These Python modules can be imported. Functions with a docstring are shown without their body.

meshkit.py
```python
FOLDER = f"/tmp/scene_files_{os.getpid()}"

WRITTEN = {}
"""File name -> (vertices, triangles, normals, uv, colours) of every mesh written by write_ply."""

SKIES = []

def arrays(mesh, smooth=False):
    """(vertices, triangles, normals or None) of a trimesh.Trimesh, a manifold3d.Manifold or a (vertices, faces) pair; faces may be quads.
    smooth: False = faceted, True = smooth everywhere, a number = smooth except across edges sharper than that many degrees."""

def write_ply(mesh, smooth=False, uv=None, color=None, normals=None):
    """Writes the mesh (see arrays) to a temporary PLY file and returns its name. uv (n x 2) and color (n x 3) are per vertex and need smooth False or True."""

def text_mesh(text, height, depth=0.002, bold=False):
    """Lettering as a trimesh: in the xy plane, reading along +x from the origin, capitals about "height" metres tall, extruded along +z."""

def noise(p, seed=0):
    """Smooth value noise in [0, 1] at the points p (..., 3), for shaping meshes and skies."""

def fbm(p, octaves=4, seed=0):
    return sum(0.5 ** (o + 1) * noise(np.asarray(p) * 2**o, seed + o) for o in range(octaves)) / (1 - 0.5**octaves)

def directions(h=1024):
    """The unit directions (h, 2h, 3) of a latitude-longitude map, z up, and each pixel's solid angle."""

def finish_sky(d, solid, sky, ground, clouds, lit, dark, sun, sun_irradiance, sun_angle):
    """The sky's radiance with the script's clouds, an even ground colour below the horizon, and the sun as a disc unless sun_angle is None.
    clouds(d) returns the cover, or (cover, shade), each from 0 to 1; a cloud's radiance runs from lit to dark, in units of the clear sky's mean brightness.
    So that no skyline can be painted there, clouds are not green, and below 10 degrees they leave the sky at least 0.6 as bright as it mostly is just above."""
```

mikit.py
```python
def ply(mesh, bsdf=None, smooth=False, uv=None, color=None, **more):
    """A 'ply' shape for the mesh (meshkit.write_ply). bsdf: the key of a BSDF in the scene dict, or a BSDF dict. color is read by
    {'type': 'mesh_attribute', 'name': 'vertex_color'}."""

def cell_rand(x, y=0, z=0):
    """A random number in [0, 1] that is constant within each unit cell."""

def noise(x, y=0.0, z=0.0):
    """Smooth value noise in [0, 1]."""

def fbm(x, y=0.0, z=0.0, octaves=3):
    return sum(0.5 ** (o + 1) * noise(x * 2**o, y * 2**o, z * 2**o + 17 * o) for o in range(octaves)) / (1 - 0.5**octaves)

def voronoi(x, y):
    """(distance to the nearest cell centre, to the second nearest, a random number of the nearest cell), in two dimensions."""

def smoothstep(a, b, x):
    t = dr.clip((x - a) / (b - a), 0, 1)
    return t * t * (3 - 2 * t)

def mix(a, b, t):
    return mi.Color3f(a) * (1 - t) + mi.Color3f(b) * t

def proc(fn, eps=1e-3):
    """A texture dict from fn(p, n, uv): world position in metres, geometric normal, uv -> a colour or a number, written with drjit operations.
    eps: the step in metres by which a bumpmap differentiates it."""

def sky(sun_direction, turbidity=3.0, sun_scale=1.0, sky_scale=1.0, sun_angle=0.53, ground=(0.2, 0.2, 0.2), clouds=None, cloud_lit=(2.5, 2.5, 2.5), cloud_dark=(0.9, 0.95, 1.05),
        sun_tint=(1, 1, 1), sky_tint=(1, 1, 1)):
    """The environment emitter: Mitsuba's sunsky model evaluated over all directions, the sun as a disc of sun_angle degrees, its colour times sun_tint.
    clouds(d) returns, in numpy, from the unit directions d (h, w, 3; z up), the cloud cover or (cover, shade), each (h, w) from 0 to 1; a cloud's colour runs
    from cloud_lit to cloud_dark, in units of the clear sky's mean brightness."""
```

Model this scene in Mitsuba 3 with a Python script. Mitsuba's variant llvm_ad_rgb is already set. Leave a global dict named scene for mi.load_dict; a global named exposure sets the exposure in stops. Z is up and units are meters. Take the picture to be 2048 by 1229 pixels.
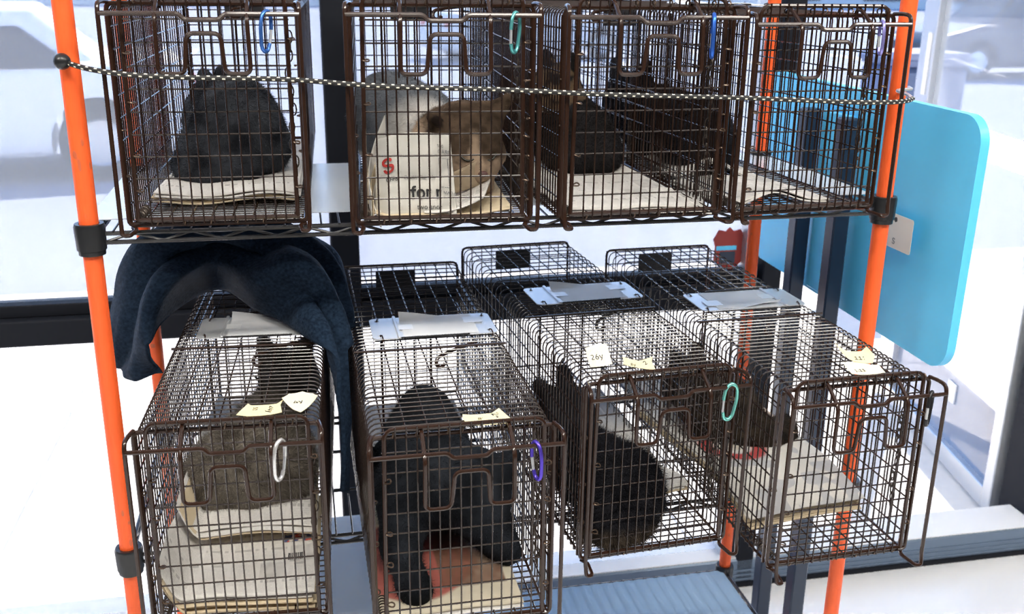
import math, random
import numpy as np, trimesh, manifold3d as m3
import mitsuba as mi, drjit as dr
import mikit, meshkit
from shapely.geometry import Polygon, box as sbox

T = mi.ScalarTransform4f
V = lambda *a: np.array(a, float)
random.seed(7)
rng = np.random.default_rng(7)
scene = {'type': 'scene'}
labels = {}

# ------------------------------------------------------------------ camera, sky, lamps, exposure
exposure = 3.2
CAM = V(0.2869, -1.4232, 0.3455)
YAW, PITCH, ROLL, FPX = 0.20831, 0.31657, 0.01188, 2017.4
_f = V(math.sin(YAW) * math.cos(PITCH), math.cos(YAW) * math.cos(PITCH), -math.sin(PITCH))
_r = V(math.cos(YAW), -math.sin(YAW), 0)
_u = np.cross(_r, _f)
_up = -_r * math.sin(ROLL) + _u * math.cos(ROLL)
scene['camera'] = {'type': 'thinlens', 'fov': math.degrees(2 * math.atan(1024 / FPX)), 'fov_axis': 'x',
                   'aperture_radius': 0.0022, 'focus_distance': 1.42, 'near_clip': 0.05, 'far_clip': 400.0,
                   'to_world': T().look_at(origin=CAM.tolist(), target=(CAM + _f).tolist(), up=_up.tolist())}
scene['sky'] = mikit.sky([0.45, 0.62, 0.95], turbidity=3.0, sun_scale=1.0, sky_scale=1.0, ground=(0.35, 0.36, 0.38), sky_tint=(0.92, 1.0, 1.14), sun_tint=(0.90, 0.97, 1.12))
LAMP = 5.0            # radiance of the unseen ceiling panels
F = -1.26              # floor level
CEIL = 1.75
WY = 0.85              # plane of the shop window

# ------------------------------------------------------------------ materials
def principled(col, rough=0.5, **k):
    c = {'type': 'rgb', 'value': list(map(float, col))} if not isinstance(col, dict) else col
    return {'type': 'twosided', 'bsdf': {'type': 'principled', 'base_color': c, 'roughness': rough, **k}}

def P3(p): return p.x, p.y, p.z

scene['m_wire'] = principled((0.014, 0.0065, 0.0040), 0.18, specular=0.55, clearcoat=0.45, clearcoat_gloss=0.97)
scene['m_rod'] = principled((0.023, 0.0098, 0.0056), 0.19, specular=0.45, clearcoat=0.3, clearcoat_gloss=0.97)
scene['m_ring'] = principled((0.13, 0.09, 0.065), 0.28, metallic=0.7)
scene['m_spring'] = principled((0.07, 0.055, 0.045), 0.35, metallic=0.6)
scene['m_darkplate'] = principled((0.016, 0.016, 0.018), 0.4)
scene['m_alu'] = principled((0.86, 0.88, 0.9), 0.38, metallic=0.55)
scene['m_black'] = principled((0.012, 0.013, 0.015), 0.32, specular=0.5)
scene['m_shelfwire'] = principled((0.014, 0.014, 0.016), 0.28, specular=0.6)
scene['m_frame'] = principled((0.012, 0.014, 0.020), 0.6, specular=0.15)
scene['m_silver'] = principled((0.62, 0.64, 0.67), 0.35, metallic=0.7)
scene['m_sill_shaded'] = principled((0.17, 0.23, 0.32), 0.42, metallic=0.35)  # dark blue: shade on the sill face is in the colour
scene['m_threshold'] = principled((0.55, 0.58, 0.62), 0.4, metallic=0.4)

def orange_fn(p, n, uv):
    s = mikit.smoothstep(0.80, 0.86, mikit.noise(p.x * 160, p.y * 160, p.z * 60)) * mikit.smoothstep(0.6, 0.75, mikit.noise(p.x * 20, p.y * 20, p.z * 11))
    return mikit.mix((0.90, 0.125, 0.028), (0.45, 0.12, 0.06), s * 0.7)
scene['m_orange'] = principled(mikit.proc(orange_fn), 0.42, specular=0.4)
scene['m_liner'] = principled((0.55, 0.60, 0.66), 0.25, specular=0.6)
scene['m_liner_blue'] = {'type': 'principledthin', 'base_color': {'type': 'rgb', 'value': [0.42, 0.60, 0.80]}, 'roughness': 0.3, 'diff_trans': 1.0}
scene['m_tub'] = {'type': 'principledthin', 'base_color': {'type': 'rgb', 'value': [0.72, 0.80, 0.88]}, 'roughness': 0.35, 'diff_trans': 1.0}
scene['m_blue'] = principled((0.11, 0.58, 0.93), 0.38, specular=0.5)
scene['m_navy'] = principled((0.016, 0.030, 0.060), 0.35)
scene['m_label'] = principled((0.72, 0.68, 0.62), 0.5)
scene['m_ink'] = principled((0.02, 0.02, 0.022), 0.6)
scene['m_redink'] = principled((0.45, 0.035, 0.03), 0.6)
scene['m_greyink'] = principled((0.16, 0.16, 0.17), 0.6)
scene['m_tape'] = principled((0.80, 0.69, 0.42), 0.55)
scene['m_tape2'] = principled((0.84, 0.76, 0.54), 0.55)
scene['m_form'] = principled((0.78, 0.80, 0.83), 0.6)
scene['m_cleartape'] = principled((0.88, 0.9, 0.92), 0.2)

def towel_fn(p, n, uv):
    a = mikit.fbm(p.x * 260, p.y * 260, p.z * 260, octaves=2)
    return mikit.mix((0.003, 0.006, 0.013), (0.016, 0.032, 0.060), a)
def towel_bump(p, n, uv): return mikit.noise(p.x * 420, p.y * 420, p.z * 420)
scene['m_towel'] = {'type': 'twosided', 'bsdf': {'type': 'bumpmap', 'arbitrary': {'type': 'proc', **{k: v for k, v in mikit.proc(towel_bump).items() if k != 'type'}}, 'scale': 0.0012,
                    'bsdf': {'type': 'principled', 'base_color': mikit.proc(towel_fn), 'roughness': 0.95, 'specular': 0.1, 'sheen': 0.8}}}

def newsprint_fn(p, n, uv):          # columns of small print, a headline row now and then, grey picture blocks
    u, v = uv.x, uv.y
    col = dr.floor(u * 5)
    cu = u * 5 - col
    line = v * 84
    row = dr.floor(line)
    fr = line - row
    block = dr.floor(v * 7)
    kind = mikit.cell_rand(col, block, 3)
    word = mikit.noise(u * 260, row * 7.3, 1.0)
    inmargin = dr.select((cu > 0.06) & (cu < 0.94), 1.0, 0.0)
    ink = dr.select((fr > 0.25) & (fr < 0.72) & (word > 0.36), 0.42, 0.0) * inmargin
    pic = dr.select((kind > 0.80), 0.30 + 0.45 * mikit.noise(u * 34, v * 34, 2.0), 0.0) * inmargin
    head_row = v * 7 - block
    hl = dr.select((head_row > 0.80) & (head_row < 0.95) & (mikit.noise(u * 60, block * 3.1, 5.0) > 0.42) & (kind < 0.45), 0.8, 0.0) * inmargin
    k = dr.select(kind > 0.80, pic, dr.select((head_row > 0.76) & (kind < 0.45), hl, ink))
    age = mikit.fbm(u * 5, v * 5, 0.3)
    base = mikit.mix((0.60, 0.575, 0.53), (0.68, 0.67, 0.65), age)
    return base * (1 - 0.42 * k)
scene['m_news'] = principled(mikit.proc(newsprint_fn), 0.75, specular=0.15)
def photo_fn(p, n, uv):
    a = mikit.noise(uv.x * 6, uv.y * 4, 3.0)
    c = mikit.mix((0.05, 0.07, 0.16), (0.40, 0.07, 0.05), mikit.smoothstep(0.45, 0.6, a))
    return mikit.mix(c, (0.5, 0.45, 0.4), mikit.smoothstep(0.62, 0.75, mikit.noise(uv.x * 9, uv.y * 9, 8.0)))
scene['m_photo'] = principled(mikit.proc(photo_fn), 0.7)
scene['m_newsplain'] = principled((0.56, 0.47, 0.33), 0.8, specular=0.1)
scene['m_newsedge'] = principled((0.60, 0.47, 0.30), 0.8, specular=0.1)

def magazine_fn(p, n, uv):
    u, v = uv.x, uv.y
    d1 = dr.sqrt(dr.square((u - 0.30) * 1.0) + dr.square((v - 0.50) * 1.1))
    red = mikit.smoothstep(0.46, 0.42, d1)
    brown = mikit.smoothstep(0.02, 0.0, dr.maximum(dr.abs(u - 0.70) - 0.22, dr.abs(v - 0.46) - 0.26))
    c = mikit.mix((0.56, 0.51, 0.40), (0.36, 0.11, 0.09), red)
    return mikit.mix(c, (0.15, 0.075, 0.05), brown * (0.75 + 0.25 * mikit.noise(u * 20, v * 20)))
scene['m_magazine'] = principled(mikit.proc(magazine_fn), 0.4)

def magazine2_fn(p, n, uv):
    u, v = uv.x, uv.y
    d = dr.sqrt(dr.square((u - 0.34) / 0.30) + dr.square((v - 0.46) / 0.16))
    ring = mikit.smoothstep(0.45, 0.6, d) * mikit.smoothstep(1.0, 0.85, d)
    sw = mikit.noise(u * 9 + mikit.noise(u * 6, v * 6) * 3, v * 14)
    c = mikit.mix((0.60, 0.58, 0.54), (0.42, 0.42, 0.43), mikit.smoothstep(0.55, 0.6, sw) * mikit.smoothstep(0.45, 0.35, v))
    c = mikit.mix(c, (0.55, 0.36, 0.22), mikit.smoothstep(0.3, 0.0, dr.abs(u - 0.85)) * mikit.smoothstep(0.5, 0.7, v))
    c = mikit.mix(c, (0.36, 0.06, 0.06), ring)
    return mikit.mix(c, (0.45, 0.42, 0.36), mikit.smoothstep(0.4, 0.2, d))
scene['m_magazine2'] = principled(mikit.proc(magazine2_fn), 0.45)

def bungee_fn(p, n, uv):
    strip = dr.floor(uv.x * 10)
    on = dr.select(strip - 2 * dr.floor(strip / 2) > 0.5, 1.0, 0.0)
    q = uv.y + 0.5 * dr.floor(strip / 2)
    fl = mikit.smoothstep(0.66, 0.70, q - dr.floor(q)) * on
    return mikit.mix((0.012, 0.012, 0.012), (0.80, 0.76, 0.62), fl)
scene['m_bungee'] = principled(mikit.proc(bungee_fn), 0.6)
scene['m_vertex'] = principled({'type': 'mesh_attribute', 'name': 'vertex_color'}, 0.85, specular=0.06, sheen=0.08)
scene['m_eye'] = principled((0.02, 0.02, 0.012), 0.1, clearcoat=1.0)
scene['m_nose'] = principled((0.11, 0.05, 0.045), 0.5)

def floor_fn(p, n, uv):
    return mikit.mix((0.80, 0.81, 0.82), (0.87, 0.87, 0.87), mikit.fbm(p.x * 3, p.y * 3, 0.0))
scene['m_floor'] = principled(mikit.proc(floor_fn), 0.25, specular=0.5)
scene['m_wall'] = principled((0.09, 0.085, 0.08), 0.8)
scene['m_ceiling'] = principled((0.80, 0.80, 0.79), 0.9)
def walk_fn(p, n, uv):
    a = mikit.fbm(p.x * 1.4, p.y * 1.4, 0.0)
    b = mikit.noise(p.x * 45, p.y * 45)
    return mikit.mix((0.62, 0.61, 0.60), (0.74, 0.73, 0.71), a * 0.7 + b * 0.3)
scene['m_walk'] = principled(mikit.proc(walk_fn), 0.85)
def asphalt_fn(p, n, uv):
    a = mikit.fbm(p.x * 0.7, p.y * 0.7, 0.0)
    b = mikit.noise(p.x * 30, p.y * 30)
    return mikit.mix((0.15, 0.175, 0.225), (0.22, 0.245, 0.30), a * 0.6 + b * 0.4)
scene['m_asphalt'] = principled(mikit.proc(asphalt_fn), 0.9, specular=0.2)
scene['m_paintline'] = principled((0.85, 0.85, 0.84), 0.7)
scene['m_building'] = principled((0.70, 0.68, 0.64), 0.9)
scene['m_glassdark'] = principled((0.03, 0.035, 0.045), 0.12, specular=0.7)
scene['m_carwhite'] = principled((0.80, 0.81, 0.82), 0.25, clearcoat=1.0)
scene['m_cardark'] = principled((0.035, 0.045, 0.065), 0.3, clearcoat=1.0)
scene['m_carsilver'] = principled((0.45, 0.47, 0.50), 0.3, clearcoat=1.0)
scene['m_tyre'] = principled((0.02, 0.02, 0.022), 0.7)
scene['m_binblue'] = principled((0.10, 0.14, 0.26), 0.5)
scene['m_lamp_red'] = principled((0.5, 0.02, 0.02), 0.2)
# shop glass: mostly a clear pane, with a scattering veil imitating bloom from outside
def haze_fn(p, n, uv): return 0.15 + 0.18 * mikit.fbm(p.x * 3.0, p.y * 3.0, p.z * 2.0)
scene['m_glass'] = {'type': 'blendbsdf', 'weight': mikit.proc(haze_fn),
                    'a': {'type': 'thindielectric', 'int_ior': 1.5},
                    'b': {'type': 'principledthin', 'base_color': {'type': 'rgb', 'value': [0.9, 0.95, 1.0]}, 'roughness': 0.6, 'diff_trans': 1.2}}
scene['m_film'] = {'type': 'principledthin', 'base_color': {'type': 'rgb', 'value': [0.05, 0.085, 0.17]}, 'roughness': 0.4, 'diff_trans': 1.2}

# ------------------------------------------------------------------ helpers
def obj(key, mesh, mat, smooth=False, parent=None, to_world=None, **k):
    base = f'{parent}__{key}' if parent else key
    name, i = base, 0
    while name in scene:
        i += 1
        name = f'{base}_{i:03d}'
    d = mesh if isinstance(mesh, dict) else mikit.ply(mesh, mat, smooth=smooth, **k)
    if to_world is not None:
        d = {**d, 'to_world': to_world}
    scene[name] = d
    return name

USED = set()
def thing(name, label=None, cat=None, group=None):
    key, i = name, 0
    while key in USED or key in scene:
        i += 1
        key = f'{name}_{i:03d}'
    USED.add(key)
    if label: tag(key, label, cat, group)
    return key

def tag(key, label=None, cat=None, group=None, kind=None):
    labels[key] = {k: v for k, v in (('label', label), ('category', cat), ('group', group), ('kind', kind)) if v}
    return key

def part_label(key, text): labels.setdefault(key, {})['label'] = text
def stuff(key): labels.setdefault(key, {})['kind'] = 'stuff'; return key
def structure(key, label=None):
    labels[key] = {'kind': 'structure'}
    if label: labels[key]['label'] = label
    return key

def cat_(ms): return trimesh.util.concatenate([trimesh.Trimesh(*m, process=False) if isinstance(m, tuple) else m for m in ms])

def fillet(pts, r, n=4):
    pts = [np.asarray(p, float) for p in pts]
    out = [pts[0]]
    for a, b, c in zip(pts[:-2], pts[1:-1], pts[2:]):
        d1, d2 = a - b, c - b
        l1, l2 = np.linalg.norm(d1), np.linalg.norm(d2)
        q = min(r, 0.49 * l1, 0.49 * l2)
        p1, p2 = b + d1 / l1 * q, b + d2 / l2 * q
        for t in np.linspace(0, 1, n):
            out.append((1 - t) ** 2 * p1 + 2 * t * (1 - t) * b + t * t * p2)
    return out + [pts[-1]]

def spline(pts, n=8):
    from scipy.interpolate import CubicSpline
    p = np.asarray(pts, float)
    t = np.r_[0, np.cumsum(np.linalg.norm(np.diff(p, axis=0), axis=1))]
    return CubicSpline(t, p)(np.linspace(0, t[-1], n * (len(p) - 1) + 1))

def tube(points, r, sides=6, closed=False, caps=True):
    p = np.asarray(points, float)
    n = len(p)
    if closed:
        t = np.roll(p, -1, 0) - np.roll(p, 1, 0)
    else:
        t = np.gradient(p, axis=0)
    t /= np.linalg.norm(t, axis=1, keepdims=True) + 1e-12
    ref = V(0, 0, 1) if abs(t[0][2]) < 0.9 else V(1, 0, 0)
    a = np.zeros_like(p)
    cur = np.cross(t[0], ref); cur /= np.linalg.norm(cur)
    for i in range(n):
        cur = cur - t[i] * (cur @ t[i])
        cur /= np.linalg.norm(cur) + 1e-12
        a[i] = cur
    b = np.cross(t, a)
    ang = np.arange(sides) * 2 * np.pi / sides
    rr = np.broadcast_to(r, (n,))[:, None, None]
    v = (p[:, None] + rr * (np.cos(ang)[None, :, None] * a[:, None] + np.sin(ang)[None, :, None] * b[:, None])).reshape(-1, 3)
    m = n if closed else n - 1
    i, j = np.meshgrid(np.arange(m), np.arange(sides), indexing='ij')
    i2, j2 = (i + 1) % n, (j + 1) % sides
    q = np.stack([i * sides + j, i2 * sides + j, i2 * sides + j2, i * sides + j2], -1).reshape(-1, 4)
    f = np.vstack([q[:, [0, 2, 1]], q[:, [0, 3, 2]]])
    if caps and not closed:
        k = np.arange(1, sides - 1)
        f = np.vstack([f, np.stack([0 * k, k, k + 1], 1)[:, ::1], (n - 1) * sides + np.stack([0 * k, k + 1, k], 1)])
    return trimesh.Trimesh(v, f, process=False)

def rod(a, b, r, sides=6): return tube([a, b], r, sides)

def bx(x0, x1, y0, y1, z0, z1, c=0.0):
    if c <= 0:
        m = trimesh.creation.box(extents=(x1 - x0, y1 - y0, z1 - z0))
        m.apply_translation(((x0 + x1) / 2, (y0 + y1) / 2, (z0 + z1) / 2))
        return m
    pts = []
    for x, sx in ((x0, 1), (x1, -1)):
        for y, sy in ((y0, 1), (y1, -1)):
            for z, sz in ((z0, 1), (z1, -1)):
                pts += [(x + sx * c, y + sy * c, z), (x + sx * c, y, z + sz * c), (x, y + sy * c, z + sz * c)]
    return trimesh.convex.convex_hull(np.array(pts))

def lathe(profile, n=32):
    return trimesh.creation.revolve(np.array(profile, float), sections=n)

def rounded_plate(w, h, rad, t, holes=()):
    """A plate in the xy plane, 0..w, 0..h, thickness t along +z."""
    s = sbox(rad, rad, w - rad, h - rad).buffer(rad, quad_segs=6)
    for (x, y, r) in holes:
        from shapely.geometry import Point
        s = s.difference(Point(x, y).buffer(r, quad_segs=5))
    return trimesh.creation.extrude_polygon(s, t, engine='earcut')

def grid_sheet(fn, nu, nv, thick=0.0):
    """fn(u, v) -> (n,3) points on a grid; optional thickness along the sheet's normals. Returns mesh, uv."""
    u, v = np.meshgrid(np.linspace(0, 1, nu), np.linspace(0, 1, nv), indexing='ij')
    p = fn(u, v)
    i, j = np.meshgrid(np.arange(nu - 1), np.arange(nv - 1), indexing='ij')
    q = np.stack([i * nv + j, (i + 1) * nv + j, (i + 1) * nv + j + 1, i * nv + j + 1], -1).reshape(-1, 4)
    f = np.vstack([q[:, [0, 1, 2]], q[:, [0, 2, 3]]])
    uv = np.stack([u.ravel(), v.ravel()], -1)
    vv = p.reshape(-1, 3)
    if thick:
        du, dv = np.gradient(p, axis=0), np.gradient(p, axis=1)
        n = np.cross(du, dv)
        n /= np.linalg.norm(n, axis=-1, keepdims=True) + 1e-12
        low = (p - n * thick).reshape(-1, 3)
        N = nu * nv
        idx = np.arange(N).reshape(nu, nv)
        ring = np.r_[idx[:, 0], idx[-1, 1:], idx[-2::-1, -1], idx[0, -2:0:-1]]
        r2 = np.roll(ring, -1)
        side = np.vstack([np.stack([ring, ring + N, r2], 1), np.stack([r2, ring + N, r2 + N], 1)])
        f = np.vstack([f, f[:, ::-1] + N, side])
        vv = np.vstack([vv, low])
        uv = np.vstack([uv, uv])
    return trimesh.Trimesh(vv, f, process=False), uv

def place(mesh, M):
    m = mesh.copy(); m.apply_transform(M); return m
def xf(loc=(0, 0, 0), rz=0, rx=0, ry=0):
    a = trimesh.transformations.euler_matrix(math.radians(rx), math.radians(ry), math.radians(rz), 'sxyz')
    a[:3, 3] = loc
    return a
def basis(origin, ex, ey):
    ex = np.asarray(ex, float); ex /= np.linalg.norm(ex)
    ey = np.asarray(ey, float); ey = ey - ex * (ey @ ex); ey /= np.linalg.norm(ey)
    M = np.eye(4); M[:3, 0], M[:3, 1], M[:3, 2], M[:3, 3] = ex, ey, np.cross(ex, ey), origin
    return M
def TW(M): return T(np.asarray(M, float).tolist())

def surface_nets(caps, k=0.012, h=0.006, noise_amp=0.0, noise_f=60.0, seed=1):
    A = np.array([c[0] for c in caps], float); B = np.array([c[2] for c in caps], float)
    ra = np.array([c[1] for c in caps], float); rb = np.array([c[3] for c in caps], float)
    lo = np.minimum((A - ra[:, None]).min(0), (B - rb[:, None]).min(0)) - 3 * h
    hi = np.maximum((A + ra[:, None]).max(0), (B + rb[:, None]).max(0)) + 3 * h
    dims = np.ceil((hi - lo) / h).astype(int) + 1
    g = np.stack(np.meshgrid(*[lo[i] + h * np.arange(dims[i]) for i in range(3)], indexing='ij'), -1)
    acc = np.zeros(dims)
    for a, r0, b, r1 in zip(A, ra, B, rb):
        ab = b - a
        L = ab @ ab
        t = np.clip(((g - a) @ ab) / L, 0, 1) if L > 1e-12 else np.zeros(dims)
        d = np.linalg.norm(g - a - t[..., None] * ab, axis=-1) - (r0 + (r1 - r0) * t)
        acc += np.exp(-np.clip(d / k, -60, 60))
    s = -k * np.log(acc + 1e-30)
    if noise_amp: s = s - noise_amp * (meshkit.fbm(g * noise_f, 3, seed) - 0.5)
    ins = s < 0
    nx, ny, nz = dims
    cnt = np.zeros((nx - 1, ny - 1, nz - 1)); pos = np.zeros((nx - 1, ny - 1, nz - 1, 3))
    corner = [(i, j, l) for i in (0, 1) for j in (0, 1) for l in (0, 1)]
    sl = lambda o: tuple(slice(o[i], dims[i] - 1 + o[i]) for i in range(3))
    for a in corner:
        for ax in range(3):
            if a[ax] == 0:
                b = list(a); b[ax] = 1
                s0, s1 = s[sl(a)], s[sl(b)]
                cross = (s0 < 0) != (s1 < 0)
                t = np.where(cross, s0 / np.where(cross, s0 - s1, 1), 0)
                pt = np.zeros(pos.shape) + np.array(a, float)
                pt[..., ax] += t
                pos += pt * cross[..., None]; cnt += cross
    act = cnt > 0
    idx = -np.ones(act.shape, int); idx[act] = np.arange(act.sum())
    ijk = np.stack(np.nonzero(act), -1)
    verts = lo + h * (ijk + pos[act] / cnt[act][:, None])
    faces = []
    for ax in range(3):
        o1, o2 = [(1, 2), (2, 0), (0, 1)][ax]
        e0 = [slice(None)] * 3; e1 = [slice(None)] * 3
        e0[ax] = slice(0, -1); e1[ax] = slice(1, None)
        a_in, b_in = ins[tuple(e0)], ins[tuple(e1)]
        c = np.stack(np.nonzero(a_in != b_in), -1)
        c = c[(c[:, o1] > 0) & (c[:, o2] > 0) & (c[:, o1] < dims[o1] - 1) & (c[:, o2] < dims[o2] - 1)]
        flip = a_in[tuple(c.T)]
        def get(d1, d2):
            q = c.copy(); q[:, o1] += d1; q[:, o2] += d2
            return idx[tuple(q.T)]
        q = np.stack([get(-1, -1), get(0, -1), get(0, 0), get(-1, 0)], -1)
        q[~flip] = q[~flip][:, ::-1]
        faces.append(q)
    q = np.vstack(faces)
    q = q[(q >= 0).all(1)]
    m = trimesh.Trimesh(verts, np.vstack([q[:, [0, 1, 2]], q[:, [0, 2, 3]]]), process=False)
    return m

# ------------------------------------------------------------------ the room
XL, XR, YB = -3.2, 5.2, -5.5
structure(obj('floor', bx(XL, XR, YB, WY + 0.02, F - 0.1, F), 'm_floor'))
structure(obj('ceiling', bx(XL, XR, YB, WY + 0.06, CEIL, CEIL + 0.1), 'm_ceiling'))
structure(obj('wall_left', bx(XL - 0.1, XL, YB, WY + 0.06, F, CEIL), 'm_wall'))
structure(obj('wall_right', bx(XR, XR + 0.1, YB, WY + 0.06, F, CEIL), 'm_wall'))
structure(obj('wall_back', bx(XL, XR, YB - 0.1, YB, F, CEIL), 'm_wall'))
# ceiling panels overhead, out of view, sized and placed to light the cage fronts
def emit(v): return {'type': 'area', 'radiance': {'type': 'rgb', 'value': v}}
LAMPS = (('left', -1.1), ('middle', 0.6), ('right', 2.3))
for nm, x in LAMPS:
    y = -1.3
    t = thing('ceiling_light', f'narrow fluorescent ceiling panel, {nm} of three in a row', 'light', 'ceiling light panels')
    a, b = 0.60, 0.15
    fr = cat_([bx(x - a - .02, x + a + .02, y - b - .02, y - b, CEIL - 0.03, CEIL), bx(x - a - .02, x + a + .02, y + b, y + b + .02, CEIL - 0.03, CEIL),
               bx(x - a - .02, x - a, y - b, y + b, CEIL - 0.03, CEIL), bx(x + a, x + a + .02, y - b, y + b, CEIL - 0.03, CEIL)])
    obj('frame', fr, 'm_ceiling', parent=t)
    dv = np.array([[x - a, y - b, CEIL - 0.015], [x - a, y + b, CEIL - 0.015], [x + a, y + b, CEIL - 0.015], [x + a, y - b, CEIL - 0.015]])
    obj('diffuser', trimesh.Trimesh(dv, [[0, 1, 2], [0, 2, 3]], process=False), 'm_ceiling', parent=t, emitter=emit([LAMP, LAMP * 0.94, LAMP * 0.84]))

# shop front: mullions, rail, sill, panes
structure(obj('trim_1', bx(0.342, 0.405, WY - 0.03, WY + 0.07, F, CEIL, 0.003), 'm_frame'))
structure(obj('trim_2', bx(1.402, 1.452, WY - 0.03, WY + 0.07, F, CEIL, 0.003), 'm_frame'))
structure(obj('trim_3', bx(1.362, 1.380, WY - 0.02, WY + 0.05, F, CEIL, 0.002), 'm_silver'))
structure(obj('trim_4', bx(2.352, 2.47, WY - 0.03, 1.0, F, CEIL, 0.003), 'm_frame'))
structure(obj('trim_5', bx(-1.16, -1.10, WY - 0.03, WY + 0.07, F, CEIL, 0.003), 'm_frame'))
structure(obj('trim_6', bx(XL, 1.402, WY - 0.03, WY + 0.07, -0.438, -0.380, 0.003), 'm_frame'))
structure(obj('trim_7', bx(XL, 1.402, WY + 0.0, WY + 0.05, -0.380, -0.352, 0.002), 'm_frame'))
sill = [bx(XL, 2.352, WY - 0.03, WY + 0.10, F, F + 0.085, 0.004)]
for z in (0.02, 0.034, 0.048): sill.append(bx(XL, 2.352, WY - 0.033, WY - 0.028, F + z, F + z + 0.005))
structure(obj('trim_8', cat_(sill), 'm_sill_shaded'))
structure(obj('trim_10', bx(XL, XR, WY - 0.036, WY - 0.028, F, F + 0.014), 'm_frame'))
structure(obj('trim_11', bx(XL, 2.352, WY - 0.026, WY + 0.10, F + 0.085, F + 0.089, 0.001), 'm_paintline'))  # pale strip: sky light on the sill top is in its colour
structure(obj('trim_9', bx(XL, XR, WY - 0.03, WY + 0.07, CEIL - 0.08, CEIL, 0.003), 'm_frame'))
n_win = 0
for (x0, x1) in ((XL, -1.16), (-1.10, 0.342), (0.405, 1.362)):
    for (z0, z1) in ((F + 0.085, -0.438), (-0.352, CEIL - 0.08)):
        n_win += 1
        pane = trimesh.Trimesh(V(x0, WY + 0.03, z0) + np.array([[0, 0, 0], [x1 - x0, 0, 0], [x1 - x0, 0, z1 - z0], [0, 0, z1 - z0]]), [[0, 1, 2], [0, 2, 3]], process=False)
        structure(obj(f'window_{n_win}', pane, 'm_glass'))
n_win += 1
pane = trimesh.Trimesh(np.array([[2.47, WY + 0.03, F + 0.085], [XR, WY + 0.03, F + 0.085], [XR, WY + 0.03, CEIL - 0.08], [2.47, WY + 0.03, CEIL - 0.08]]), [[0, 1, 2], [0, 2, 3]], process=False)
structure(obj(f'window_{n_win}', pane, 'm_glass'))
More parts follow.
